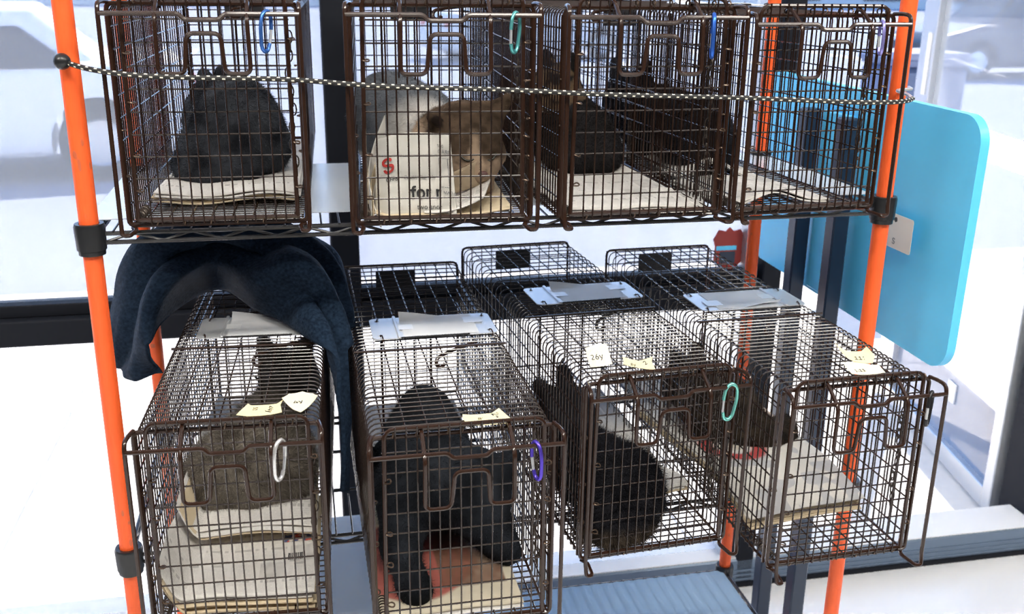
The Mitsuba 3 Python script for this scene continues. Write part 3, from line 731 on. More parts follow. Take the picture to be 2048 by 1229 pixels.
def carab(k, x, col, label, yaw, tilt, dx=0.0, s=1.0):
    M = CM[k][1]
    s = s * 0.88
    p = M @ np.array([x, -0.0005, CH - 0.011 - 0.0365 * s, 1])
    carabiner(col, label, p[:3], yaw, tilt, size=s)
carab('U1', 0.198, (0.05, 0.17, 0.55), 'blue carabiner clipped on the first cage of the top shelf', 48, 4, s=1)
carab('U2', 0.206, (0.10, 0.42, 0.42), 'teal carabiner clipped on the top shelf cage of the grey and white cat', 222, -8, s=1)
carab('U3', 0.192, (0.03, 0.14, 0.62), 'bright blue carabiner clipped on the third cage of the top shelf', 72, 2, s=1.12)
carab('U4', 0.194, (0.32, 0.30, 0.72), 'lilac carabiner clipped on the last cage of the top shelf', 80, 3, s=0.9)
carab('L1', 0.186, (0.80, 0.80, 0.80), 'silver carabiner clipped on the lower cage under the towel', 48, 4, s=1.05)
carab('L2', 0.205, (0.10, 0.06, 0.55), 'purple carabiner clipped on the lower cage of the black cat', 118, 3, s=1)
carab('L3', 0.206, (0.20, 0.62, 0.55), 'mint green carabiner clipped on the third lower cage', 182, -8, s=1.1)
carab('L4', 0.214, (0.03, 0.03, 0.035), 'black carabiner clipped on the lower cage at the right end', 222, -10, s=1)

# ------------------------------------------------------------------ bungee cord
bp = spline([(0.0, -0.019, 0.236), (0.046, -0.055, 0.2275), (0.29, -0.067, 0.2155), (0.352, -0.092, 0.2125), (0.59, -0.107, 0.203), (0.645, -0.116, 0.2005), (0.90, -0.118, 0.191), (1.138, -0.103, 0.1825), (1.168, -0.075, 0.1825)], 14)
seg = np.r_[0, np.cumsum(np.linalg.norm(np.diff(bp, axis=0), axis=1))]
NS = 17                                   # the last column repeats the first, so that uv runs once round the cord
tt = np.gradient(bp, axis=0); tt /= np.linalg.norm(tt, axis=1, keepdims=True)
na = np.cross(tt, V(0, 0, 1)); na /= np.linalg.norm(na, axis=1, keepdims=True); nb = np.cross(tt, na)
aa = np.linspace(0, 2 * np.pi, NS) + np.pi
bv = (bp[:, None] + 0.0033 * (np.cos(aa)[None, :, None] * na[:, None] + np.sin(aa)[None, :, None] * nb[:, None])).reshape(-1, 3)
bi, bj = np.meshgrid(np.arange(len(bp) - 1), np.arange(NS - 1), indexing='ij')
bq = np.stack([bi * NS + bj, (bi + 1) * NS + bj, (bi + 1) * NS + bj + 1, bi * NS + bj + 1], -1).reshape(-1, 4)
bt = trimesh.Trimesh(bv, np.vstack([bq[:, [0, 2, 1]], bq[:, [0, 3, 2]]]), process=False)
buv = np.stack([np.tile(np.linspace(0, 1, NS), len(bp)), np.repeat(seg / 0.0125, NS)], -1)
bg = thing('bungee_cord', 'black bungee cord with white flecks stretched across the upper cages', 'bungee cord')
obj('cord', bt, 'm_bungee', smooth=True, parent=bg, uv=buv)
part_label(obj('ball', place(trimesh.creation.icosphere(3, 0.0105), xf((-0.004, -0.022, 0.237))), 'm_black', smooth=True, parent=bg), 'black ball end')
hook = fillet([(1.168, -0.075, 0.1825), (1.172, -0.055, 0.186), (1.176, -0.018, 0.188), (1.190, -0.0165, 0.189), (1.206, -0.012, 0.189), (1.210, 0.004, 0.190)], 0.006, 5)
part_label(obj('hook', tube(hook, 0.0028, 8), 'm_silver', smooth=50, parent=bg), 'bent metal hook')

# ------------------------------------------------------------------ blue board beside the shelf
BXP = 1.33
bb = thing('display_board', 'sky blue rounded board on dark posts standing to the right of the shelving', 'board')
s_ = sbox(0, 0, 0.76, 0.43).buffer(-0.045).buffer(0.045, quad_segs=10)
MB = basis((BXP, -0.02, -0.285), (0, 1, 0.012), (0, 0, 1))
obj('panel', place(trimesh.creation.extrude_polygon(s_, 0.016, engine='earcut'), MB), 'm_blue', smooth=30, parent=bb)
for y in (0.325, 0.475):
    pk = obj('post', bx(BXP - 0.045, BXP - 0.012, y - 0.017, y + 0.017, F + 0.02, 0.10, 0.003), 'm_navy', parent=bb)
    obj('foot', bx(BXP - 0.20, BXP + 0.20, y - 0.02, y + 0.02, F, F + 0.02, 0.004), 'm_navy', parent=bb)
obj('back_channel', bx(BXP - 0.011, BXP - 0.002, 0.345, 0.455, -0.27, 0.10, 0.003), 'm_blue', parent=bb)
lk = obj('label', place(rounded_plate(0.105, 0.062, 0.004, 0.0008), basis((BXP - 0.0165, 0.20, -0.108), (0, -1, 0.0), (0, 0, 1))), 'm_label', parent=bb)
part_label(lk, 'pale label with the letter S')
obj('letter', place(meshkit.text_mesh('S', 0.011, 0.0006), basis((BXP - 0.0174, 0.152, -0.100), (0, -1, 0), (0, 0, 1))), 'm_greyink', parent=lk)
obj('dot', place(trimesh.creation.cylinder(0.0045, 0.0008, 14), basis((BXP - 0.0174, 0.148, -0.056), (0, -1, 0), (0, 0, 1))), 'm_ink', parent=lk)

# ------------------------------------------------------------------ towel
def towel():
    from scipy.interpolate import CubicSpline, PchipInterpolator
    rows = [
        [(0.050, 0.140, -0.252), (0.043, 0.124, -0.225), (0.046, 0.112, -0.190), (0.075, 0.215, -0.183), (0.136, 0.325, -0.182), (0.190, 0.215, -0.182), (0.250, 0.130, -0.183), (0.296, 0.040, -0.184), (0.322, 0.000, -0.215), (0.328, -0.025, -0.300), (0.322, -0.035, -0.400)],
        [(0.016, 0.150, -0.268), (0.014, 0.135, -0.215), (0.042, 0.125, -0.150), (0.085, 0.190, -0.125), (0.140, 0.290, -0.125), (0.195, 0.195, -0.135), (0.255, 0.125, -0.142), (0.305, 0.050, -0.160), (0.330, 0.020, -0.225), (0.335, 0.005, -0.320), (0.330, 0.000, -0.420)],
        [(-0.026, 0.200, -0.268), (-0.012, 0.190, -0.180), (0.035, 0.175, -0.098), (0.090, 0.195, -0.080), (0.145, 0.255, -0.078), (0.205, 0.200, -0.088), (0.265, 0.150, -0.100), (0.318, 0.100, -0.140), (0.336, 0.070, -0.225), (0.338, 0.060, -0.330), (0.334, 0.050, -0.430)],
        [(-0.030, 0.290, -0.255), (-0.016, 0.280, -0.160), (0.040, 0.265, -0.074), (0.100, 0.270, -0.056), (0.160, 0.300, -0.054), (0.220, 0.270, -0.058), (0.280, 0.230, -0.078), (0.325, 0.190, -0.135), (0.338, 0.160, -0.230), (0.338, 0.140, -0.330), (0.335, 0.120, -0.440)],
        [(-0.022, 0.400, -0.240), (-0.005, 0.400, -0.150), (0.050, 0.400, -0.085), (0.110, 0.400, -0.070), (0.170, 0.400, -0.066), (0.230, 0.380, -0.074), (0.290, 0.350, -0.100), (0.328, 0.300, -0.150), (0.338, 0.260, -0.240), (0.338, 0.220, -0.320), (0.336, 0.190, -0.400)],
        [(0.000, 0.500, -0.230), (0.020, 0.510, -0.180), (0.060, 0.520, -0.175), (0.115, 0.530, -0.170), (0.170, 0.530, -0.168), (0.230, 0.510, -0.170), (0.290, 0.480, -0.176), (0.328, 0.420, -0.195), (0.338, 0.370, -0.250), (0.338, 0.320, -0.310), (0.336, 0.290, -0.360)]]
    R = np.array(rows)
    nu, nv = 190, 90
    cu = CubicSpline(np.linspace(0, 1, R.shape[1]), R, axis=1)(np.linspace(0, 1, nu))
    full = PchipInterpolator(np.array([0, 0.09, 0.28, 0.52, 0.78, 1.0]), cu, axis=0)(np.linspace(0, 1, nv))   # (nv, nu, 3)
    p = full.transpose(1, 0, 2)
    u, v = np.meshgrid(np.linspace(0, 1, nu), np.linspace(0, 1, nv), indexing='ij')
    du, dv = np.gradient(p, axis=0), np.gradient(p, axis=1)
    n = np.cross(du, dv); n /= np.linalg.norm(n, axis=-1, keepdims=True) + 1e-9
    n *= np.sign(n[nu // 2, nv // 2, 2])
    # soft folds that run from front to back and slant across the sheet
    ph = v * 3.1 + 0.35 * np.sin(u * 7.0) + 0.25 * np.sin(u * 15 + v * 4)
    fold = 1 - 2 * np.abs(np.sin(np.pi * ph)) ** 1.3
    prof = np.interp(u, [0, 0.08, 0.22, 0.36, 0.5, 0.68, 0.82, 0.92, 1.0], [0.35, 0.5, 0.8, 0.5, 0.6, 1.0, 0.7, 0.16, 0.12])
    fb = meshkit.fbm(np.stack([u * 7, v * 6, 0 * u], -1), 3, 5) - 0.5
    lim = np.interp(u, [0, 0.7, 0.85, 1.0], [1, 1, 0.35, 0.12])
    ends = 0.35 + 0.65 * np.clip(v * 5, 0, 1)
    p = p + n * ((-0.022 * fold * prof + 0.032 * fb * lim) * ends)[..., None]
    p[..., 1] += 0.010 * fold * prof * ends
    # keep it clear of the cage below and the shelf above
    inside = (p[..., 0] > 0.066) & (p[..., 0] < 0.305)
    p[..., 2] = np.where(inside, np.clip(p[..., 2], ZLO + CH + 0.010, -0.020), p[..., 2])
    p[..., 0] = np.where((p[..., 2] < -0.2) & (p[..., 0] > 0.2), np.clip(p[..., 0], 0.308, 0.341), p[..., 0])
    m, uv = grid_sheet(lambda a, b: p, nu, nv, 0.0065 * np.sign((np.cross(du, dv))[nu // 2, nv // 2, 2]))
    return m
tag(obj('towel', towel(), 'm_towel', smooth=True), 'navy blue terry towel bunched over the lower left cage', 'towel')

# ------------------------------------------------------------------ tape notes with handwriting
def note(label, outline, M, texts, mat='m_tape', bend=0.003, th=0.0006):
    """outline in metres in the note's own plane; the ends curl up a little."""
    t = thing('tape_note', label, 'note', 'yellow tape notes on the lower cages')
    pl = trimesh.creation.extrude_polygon(Polygon(outline), th, engine='earcut')
    pl = pl.subdivide().subdivide()
    v = pl.vertices.copy()
    c, e = v.mean(0), np.ptp(v[:, 0]) / 2
    v[:, 2] += bend * np.abs((v[:, 0] - c[0]) / e) ** 3
    pl.vertices = v
    obj('paper', place(pl, M), mat, smooth=40, parent=t)
    for (txt, x, y, h, a) in texts:
        obj('handwriting', place(meshkit.text_mesh(txt, h, 0.0003), M @ xf((x, y, th + 0.0003), a)), 'm_ink', parent=t)
ZN = CH + 0.0042
def NM(k, x, y, a, dz=0.0): return CM[k][1] @ xf((x, y, ZN + dz), a)
note('curled yellow tape note marked 24y, left of two on the lower left cage', [(0, 0), (0.058, 0.004), (0.055, 0.030), (0.058, 0.046), (0.050, 0.036), (0.016, 0.036), (0.012, 0.042), (0.004, 0.016)],
     NM('L1', 0.130, 0.054, 1), [('24y', 0.041, 0.031, 0.0085, -100), ('51', 0.020, 0.029, 0.006, -95)])
note('crumpled yellow tape note marked 24y beside the silver clip cage corner, right of two', [(0.012, 0), (0.022, -0.010), (0.044, 0.020), (0.036, 0.044), (0.022, 0.060), (0.004, 0.050), (-0.004, 0.026)],
     NM('L1', 0.190, 0.066, 0, 0.002), [('24y', 0.004, 0.016, 0.0085, 14)], mat='m_tape2', bend=0.008)
note('single yellow tape note on the lower cage of the black cat', [(0, 0), (0.050, -0.003), (0.058, 0.004), (0.050, 0.044), (0.038, 0.032), (0.0, 0.030), (-0.002, 0.018)],
     NM('L2', 0.124, 0.040, 0), [('24', 0.036, 0.030, 0.010, -70), ('is', 0.018, 0.020, 0.006, -95)])
note('standing square yellow note marked 26y on the third lower cage', [(0, 0), (0.034, 0.001), (0.035, 0.034), (0.024, 0.038), (0.002, 0.033), (-0.001, 0.015)],
     CM['L3'][1] @ xf((0.027, 0.083, ZN), 4) @ xf((0, 0, 0), rx=42), [('26y', 0.0045, 0.012, 0.0082, 2)], mat='m_tape2')
note('narrow yellow tape strip marked 18y beside the square 26y note', [(0, 0.012), (0.046, -0.004), (0.046, 0.012), (0.050, 0.022), (0.028, 0.018), (0.006, 0.028), (0.004, 0.018)],
     CM['L3'][1] @ xf((0.070, 0.058, ZN), 0) @ xf((0, 0, 0), rx=25), [('18y', 0.008, 0.0100, 0.0050, -8), ('2', 0.034, 0.008, 0.007, 20)])
note('front yellow tape note on the lower cage at the right end', [(0, 0), (0.052, -0.004), (0.053, 0.016), (0.044, 0.020), (0.030, 0.034), (0.004, 0.032), (0.0, 0.018)],
     CM['L4'][1] @ xf((0.122, 0.058, ZN), 0) @ xf((0, 0, 0), rx=12), [('1:11', 0.010, 0.006, 0.006, 0), ('2', 0.040, 0.006, 0.006, 0)], mat='m_tape2')
note('curled yellow tape note marked 117 behind another note, right end lower cage', [(0, 0.012), (0.014, 0.002), (0.040, -0.006), (0.048, 0.006), (0.046, 0.030), (0.036, 0.024), (0.016, 0.026), (-0.004, 0.034)],
     CM['L4'][1] @ xf((0.130, 0.088, ZN + 0.007), -4) @ xf((0, 0, 0), rx=18), [('117', 0.017, 0.006, 0.0072, -8)], bend=0.008)

# ------------------------------------------------------------------ newspapers
PAPER = {}
def print_on(t, name, u0, u1, v0, v1, mat, lab=None):
    fn, M = PAPER[t]
    m, uv = grid_sheet(lambda u, v: fn(u0 + u * (u1 - u0), v0 + v * (v1 - v0)) + V(0, 0, 0.0005), 10, 6)
    k = obj(name, place(m, M), mat, smooth=True, parent=t, uv=uv)
    if lab: part_label(k, lab)
def paper_stack(name, label, w, d, layers, M, mat='m_news', waves=None, gap=0.0035, seed=0, curl=None, th=0.0022, nu=40, nv=40):
    t = thing(name, label, 'newspaper', 'newspapers lining the cages' if name == 'newspaper' else None)
    r = np.random.default_rng(seed)
    for k in range(layers):
        ox, oy, sw, sd = r.uniform(-.004, .004), r.uniform(-.006, .006), 1 - r.uniform(0, .02), 1 - r.uniform(0, .03)
        top = k == layers - 1
        def fn(u, v, k=k):
            x, y = (u - 0.5) * w * sw + w / 2 + ox, v * d * sd + oy
            z = k * gap + th + 0.0012 * np.sin(u * 11 + k) * np.sin(v * 7 + 2 * k)
            if waves is not None: z = z + waves(u, v, k)
            if curl is not None: x, y, z = curl(u, v, x, y, z, k)
            return np.stack([x, y, z], -1)
        m, uv = grid_sheet(fn, nu, nv, th)
        PAPER[t] = (fn, M)
        obj('sheet', place(m, M), mat if top else ('m_news' if k == layers - 2 else 'm_newsplain'), smooth=True, parent=t, uv=uv)
    return t

ZF = 0.0075                                     # top of the cage's floor wires
def PMat(k, x, y, z=0.0, a=0): return CM[k][1] @ xf((x, y, ZF + z), a)
paper_stack('newspaper', 'folded newspaper under the dark cat in the first cage of the top shelf', 0.206, 0.54, 4, PMat('U1', 0.018, 0.145),
            waves=lambda u, v, k: 0.0035 + 0.007 * (np.sin(u * 7.5 + 2.2) * 0.5 + 0.5) * np.clip(1 - v * 2.5, 0, 1), seed=3)
paper_stack('newspaper', 'flat newspaper in the third cage of the top shelf before the black cat', 0.200, 0.46, 2, PMat('U3', 0.016, 0.068), seed=4,
            waves=lambda u, v, k: 0.001 + (0.004 * np.exp(-((v - 0.23) / 0.03) ** 2) if k == 1 else 0))
paper_stack('newspaper', 'stray newspaper corner under the sheet in the third top cage', 0.10, 0.16, 1, PMat('U3', 0.122, 0.050, 0.0, -14), seed=5)
paper_stack('newspaper', 'front curled newspaper in the last cage of the top shelf', 0.175, 0.20, 2, PMat('U4', 0.018, 0.070, 0, 4), seed=6,
            waves=lambda u, v, k: 0.020 * np.exp(-((u - 0.42) / 0.26) ** 2) * np.clip(1 - v * 0.7, 0, 1))
paper_stack('newspaper', 'rear curled newspaper in the last cage of the top shelf', 0.150, 0.22, 2, PMat('U4', 0.030, 0.285, 0, -6), seed=7,
            waves=lambda u, v, k: 0.030 * np.exp(-((u - 0.45) / 0.25) ** 2) * np.clip(1 - v * 0.5, 0, 1))
paper_stack('newspaper', 'newspaper lying at the back of the last top shelf cage', 0.20, 0.24, 1, PMat('U4', 0.020, 0.52, 0, 0), seed=8)
def l1curl(u, v, x, y, z, k):
    lift = np.clip(0.14 - u, 0, 1) / 0.14
    return x, y, z + 0.055 * lift ** 1.6 * np.clip(1.3 - v, 0, 1)
tw_ = paper_stack('newspaper', 'thick wrinkled newspaper at the front of the towel covered cage', 0.205, 0.30, 5, PMat('L1', 0.014, 0.046), seed=9, curl=l1curl, gap=0.005,
            waves=lambda u, v, k: 0.003 * np.sin(u * 5 + v * 4) + 0.003)
print_on(tw_, 'picture', 0.76, 0.96, 0.46, 0.62, 'm_photo', 'small red and blue picture')
for q in range(9): print_on(tw_, 'barcode_bar', 0.80 + q * 0.014, 0.806 + q * 0.014 + 0.004 * (q % 3 == 0), 0.30, 0.36, 'm_ink')
paper_stack('newspaper', 'upper newspaper under the grey fluffy cat in the towel covered cage', 0.195, 0.50, 3, PMat('L1', 0.018, 0.185, 0.030), seed=10, curl=l1curl, gap=0.004,
            waves=lambda u, v, k: 0.010 * np.clip(1 - v * 4, 0, 1) * (np.sin(u * 4.5 - 0.8) * 0.5 + 0.5) + 0.004)
paper_stack('magazine_page', 'magazine page with red and brown picture under the black cat facing front', 0.196, 0.27, 2, PMat('L2', 0.012, 0.050, 0.002), mat='m_magazine', seed=11)
labels['magazine_page']['category'] = 'magazine'
paper_stack('newspaper', 'newspaper at the back of the cage of the black cat facing front', 0.20, 0.42, 3, PMat('L2', 0.016, 0.33), seed=12)
def l3curl(u, v, x, y, z, k):
    c = np.clip(0.30 - v, 0, 1) / 0.30 * np.clip(u * 1.3 - 0.2, 0, 1)
    return x, y + 0.03 * c, z + 0.045 * c ** 1.3 - 0.02 * c ** 4
paper_stack('newspaper', 'newspaper curling up beside the black cat in the third lower cage', 0.165, 0.52, 3, PMat('L3', 0.060, 0.12, 0, -3), seed=13, curl=l3curl,
            waves=lambda u, v, k: 0.002 + 0.002 * np.sin(v * 12))
paper_stack('newspaper', 'thick stack of newspaper with red picture at the right end lower cage', 0.215, 0.40, 7, PMat('L4', 0.016, 0.125, 0.0, 6), mat='m_magazine2', seed=14, gap=0.0035,
            waves=lambda u, v, k: 0.004 * np.sin(u * 3 + v * 5) + 0.006 + 0.032 * np.clip(v / 0.28, 0, 1) ** 0.8)
paper_stack('newspaper', 'pale newspaper at the back of the right end lower cage', 0.19, 0.24, 2, PMat('L4', 0.024, 0.52), seed=15)

# newspaper nest of the grey and white cat
nest = thing('newspaper_nest', 'nest of folded and curled newspaper round the grey and white cat', 'newspaper')
MN = CM['U2'][1]
bs, buv2 = grid_sheet(lambda u, v: np.stack([0.020 + u * 0.195, 0.060 + v * 0.55, 0.0035 + 0.02 * np.clip(0.10 - v, 0, 1) + 0.010 * np.clip(u - 0.75, 0, 1) * 3 + 0.06 * np.clip(0.12 - u, 0, 1)], -1), 40, 50, 0.003)
obj('base_sheet', place(bs, MN @ xf((0, 0, ZF))), 'm_newsplain', smooth=True, parent=nest, uv=buv2)
bs2, buv3 = grid_sheet(lambda u, v: np.stack([0.095 + u * (0.11 - 0.03 * (1 - v)), 0.055 + v * 0.13 + 0.03 * (u - 0.5) ** 2, 0.008 + 0.045 * np.clip(v, 0, 1) ** 1.5 * 0.4 + 0.02 * u * u], -1), 30, 30, 0.002)
part_label(obj('printed_sheet', place(bs2, MN @ xf((0, 0, ZF))), 'm_news', smooth=True, parent=nest, uv=buv3), 'sheet of small print')
# front page standing up, bent round a vertical fold
def fpage(u, v):
    x = 0.030 + u * 0.108
    y = 0.060 + 0.010 * np.sin(u * 2.6) + 0.022 * v - 0.018 * np.clip(u - 0.78, 0, 1) * 3 + 0.03 * np.clip(0.16 - u, 0, 1) * 4
    z = 0.004 + v * (0.110 - 0.004 * np.abs(u - 0.5)) - 0.012 * np.clip(0.25 - u, 0, 1) * 3 * v
    return np.stack([x + 0.010 * v * (0.3 - u), y, z], -1)
fp, fuv = grid_sheet(fpage, 36, 30, 0.0015)
scene['m_frontpage'] = principled((0.62, 0.605, 0.56), 0.8, specular=0.1)
pg = obj('front_page', place(fp, MN @ xf((0, 0, ZF))), 'm_frontpage', smooth=True, parent=nest)
part_label(pg, 'upright folded page with headline')
def on_page(txt, u, v, h, mat='m_ink', bold=False, rot=0):
    tm = meshkit.text_mesh(txt, h, 0.0004, bold=bold)
    q = tm.vertices.copy()
    a = math.radians(rot); q[:, :2] = q[:, :2] @ np.array([[math.cos(a), math.sin(a)], [-math.sin(a), math.cos(a)]])
    tm.vertices = q
    tm = tm.subdivide_to_size(0.008) if hasattr(tm, 'subdivide_to_size') else tm
    q = tm.vertices
    uu, vv = u + q[:, 0] / 0.108, v + q[:, 1] / 0.108
    pts = fpage(uu, vv)
    pts[:, 1] -= 0.0022 + q[:, 2]
    tm2 = trimesh.Trimesh(pts, tm.faces, process=False)
    obj('lettering', place(tm2, MN @ xf((0, 0, ZF))), mat, parent=pg)
on_page('for r', 0.44, 0.20, 0.0155, bold=True)
on_page('Pacer, Star win', 0.37, 0.440, 0.0045)
on_page('OFFS', 0.13, 0.43, 0.0048, bold=True)
on_page('two snor', 0.52, 0.06, 0.0060)
on_page('S', 0.10, 0.52, 0.020, 'm_redink', bold=True, rot=15)
on_page('GARF', 0.825, 0.76, 0.0050, 'm_greyink')
on_page('SNC', 0.825, 0.84, 0.0030)
on_page('MAGA', 0.86, 0.26, 0.0042, 'm_greyink')
for (u0, u1, v0, v1) in ((0.83, 0.96, 0.34, 0.345), (0.83, 0.96, 0.70, 0.705), (0.83, 0.837, 0.34, 0.705), (0.94, 0.947, 0.34, 0.705)):
    uu, vv = np.array([u0, u1, u1, u0]), np.array([v0, v0, v1, v1])
    q = fpage(uu, vv); q[:, 1] -= 0.0024
    obj('rule_line', place(trimesh.Trimesh(q, [[0, 1, 2], [0, 2, 3]], process=False), MN @ xf((0, 0, ZF))), 'm_greyink', parent=pg)
# curled pages at the left and the low rim at the right
for k in range(5):
    def cp(u, v, k=k):
        a = -0.4 + 1.9 * u
        rr = 0.030 + 0.004 * k
        return np.stack([0.050 - rr * np.cos(a) * 0.9 + 0.006 * k, 0.075 + rr * np.sin(a) * 1.6 + 0.004 * k + 0.05 * u, 0.002 + v * (0.125 - 0.03 * k - 0.05 * (1 - u)) * (0.5 + 0.5 * u) + 0.002 * k], -1)
    m, uv = grid_sheet(cp, 24, 14, 0.0014)
    obj('curled_page', place(m, MN @ xf((0, 0, ZF))), 'm_newsplain' if k % 2 else 'm_frontpage', smooth=True, parent=nest)
def rim(u, v):
    a = -0.25 + 1.55 * u
    return np.stack([0.128 + 0.088 * np.sin(a), 0.150 - 0.055 * np.cos(a) + 0.06 * u, 0.018 + v * (0.026 + 0.020 * u) + 0.022 * u], -1)
m, uv = grid_sheet(rim, 36, 8, 0.003)
scene['m_card'] = principled((0.36, 0.28, 0.19), 0.8)
part_label(obj('rim', place(m, MN @ xf((0, 0, ZF))), 'm_card', smooth=True, parent=nest, uv=uv), 'brown cardboard rim')

# ------------------------------------------------------------------ cats
def nrm(v): v = np.asarray(v, float); return v / np.linalg.norm(v)
def head(c, fwd, s=1.0, up=(0, 0, 1), ear_out=0.3, roll=0.0):
    c, f = np.asarray(c, float), nrm(fwd)
    side = nrm(np.cross(f, up)); u = np.cross(side, f)
    if roll:
        a = math.radians(roll); side, u = side * math.cos(a) + u * math.sin(a), -side * math.sin(a) + u * math.cos(a)
    caps = [(c - f * 0.008 * s, 0.037 * s, c + f * 0.008 * s, 0.036 * s),
            (c + f * 0.020 * s - u * 0.011 * s, 0.022 * s, c + f * 0.038 * s - u * 0.015 * s, 0.0145 * s),
            (c + f * 0.030 * s + u * 0.004 * s, 0.012 * s, c + f * 0.045 * s - u * 0.009 * s, 0.007 * s)]
    eyes = []
    for q in (-1, 1):
        caps.append((c + side * q * 0.020 * s - u * 0.014 * s + f * 0.010 * s, 0.022 * s, c + side * q * 0.028 * s - u * 0.014 * s + f * 0.004 * s, 0.016 * s))
        b = c + side * q * 0.023 * s + u * 0.024 * s - f * 0.004 * s
        tip = b + nrm(u + side * q * ear_out - f * 0.05) * 0.042 * s
        for w in (-0.010, 0.010):
            caps.append((b + side * w * s, 0.0085 * s, tip, 0.0028 * s))
        eyes.append((c + side * q * 0.0165 * s + f * 0.0335 * s + u * 0.005 * s, side * q))
    nose = c + f * 0.0535 * s - u * 0.0105 * s
    return caps, eyes, nose, (c, f, side, u, s)

def chain(pts, rads): return [(pts[i], rads[i], pts[i + 1], rads[i + 1]) for i in range(len(pts) - 1)]

def cat(label, caps, hd, colour, fur_len=0.009, seed=1, n_fur=26000, closed=False, k=0.011, eye=True, h=0.0052):
    t = thing('cat', label, 'cat', 'cats in the cages')
    hc, eyes, nose, fr = hd
    m = surface_nets([tuple(np.asarray(x, float) if i in (0, 2) else x for i, x in enumerate(c)) for c in caps + hc], k=k, h=h, noise_amp=0.006, noise_f=55, seed=seed)
    trimesh.smoothing.filter_taubin(m, iterations=4)
    c = colour(m.vertices, fr)
    obj('body', m, 'm_vertex', smooth=True, parent=t, color=np.clip(c, 0, 1))
    # fur: fine slivers laid back along the body
    r = np.random.default_rng(seed)
    pts, fi = trimesh.sample.sample_surface(m, n_fur, seed=seed)
    nn = m.face_normals[fi]
    flow = V(0.15, 0.6, -0.8) - nn * (nn @ V(0.15, 0.6, -0.8))[:, None]
    flow += r.normal(0, 0.35, flow.shape)
    d = nn * 0.45 + flow * 0.80
    d /= np.linalg.norm(d, axis=1, keepdims=True)
    near = np.linalg.norm(pts - fr[0], axis=1) < 0.062 * fr[4]
    ln = fur_len * r.uniform(0.5, 1.25, n_fur) * np.where(near, 0.4, 1.0)
    sd = np.cross(d, r.normal(0, 1, d.shape)); sd /= np.linalg.norm(sd, axis=1, keepdims=True)
    w = 0.00038
    base = pts - nn * 0.001
    v = np.stack([base - sd * w, base + sd * w, base + d * ln[:, None]], 1).reshape(-1, 3)
    col = np.repeat(np.clip(colour(pts, fr) * r.uniform(0.75, 1.3, (n_fur, 1)), 0, 1), 3, 0)
    stuff(obj('fur', trimesh.Trimesh(v, np.arange(3 * n_fur).reshape(-1, 3), process=False), 'm_vertex', parent=t, color=col))
    from scipy.spatial import cKDTree
    kd = cKDTree(m.vertices)
    def snap(q, out):
        v_ = m.vertices[kd.query(q)[1]]
        return q + nrm(f0) * ((v_ - q) @ nrm(f0) + out)
    c0, f, side, u, s = fr
    f0 = f
    eyes = [(snap(e, 0.0015), d_) for e, d_ in eyes]
    nose = snap(nose, 0.0005)
    if eye:
        for (e, sd_) in eyes:
            if closed:
                q = [e - sd_ * 0.0085 * s - u * 0.003 * s + f * 0.001, e - u * 0.0045 * s + f * 0.004 * s, e + sd_ * 0.009 * s + u * 0.001 * s - f * 0.001]
                obj('eye', tube(spline(q, 5), 0.0013 * s, 6), 'm_eye', smooth=True, parent=t)
            else:
                sp = trimesh.creation.icosphere(2, 0.0075 * s); sp.apply_translation(e - f * 0.0025 * s)
                obj('eye', sp, 'm_eye', smooth=True, parent=t)
    ns = trimesh.creation.icosphere(2, 1.0); ns.vertices = ns.vertices * V(0.0055, 0.004, 0.0035) * s
    ns.apply_transform(basis(nose, side, f)); obj('nose', ns, 'm_nose', smooth=True, parent=t)
    return t

def fur_colour(dark, light, f=30.0, seed=0, stripe=0.0, top=None):
    dark, light = V(*dark), V(*light)
    def fn(p, fr):
        a = meshkit.fbm(p * f, 3, seed)[:, None]
        a = np.clip((a - 0.3) * 2.2, 0, 1)
        if stripe:
            s = 0.5 + 0.5 * np.sin(p[:, 1] * 190 + 9 * meshkit.noise(p * 26, seed + 4))[:, None]
            a = a * (1 - stripe) + s * stripe
        return dark * (1 - a) + light * a
    return fn
BLACK = fur_colour((0.006, 0.006, 0.008), (0.016, 0.016, 0.020))

# first cage, top shelf: dark cat with its back turned
h1 = head((0.143, 0.452, 0.112), (-0.93, 0.36, -0.1), 1.05)
cat('dark grey cat with its back turned in the first cage of the top shelf',
    [(V(.186, .275, .108), .074, V(.180, .37, .110), .064), (V(.180, .37, .110), .064, V(.152, .44, .118), .040), (V(.138, .275, .074), .042, V(.142, .33, .070), .038), (V(.230, .275, .074), .040, V(.226, .33, .070), .036)]
    + chain([V(.20, .215, .050), V(.145, .212, .048), V(.112, .235, .050), V(.100, .28, .052)], [.022, .020, .018, .014]),
    h1, fur_colour((0.010, 0.011, 0.014), (0.045, 0.050, 0.060)), seed=11, fur_len=0.010)
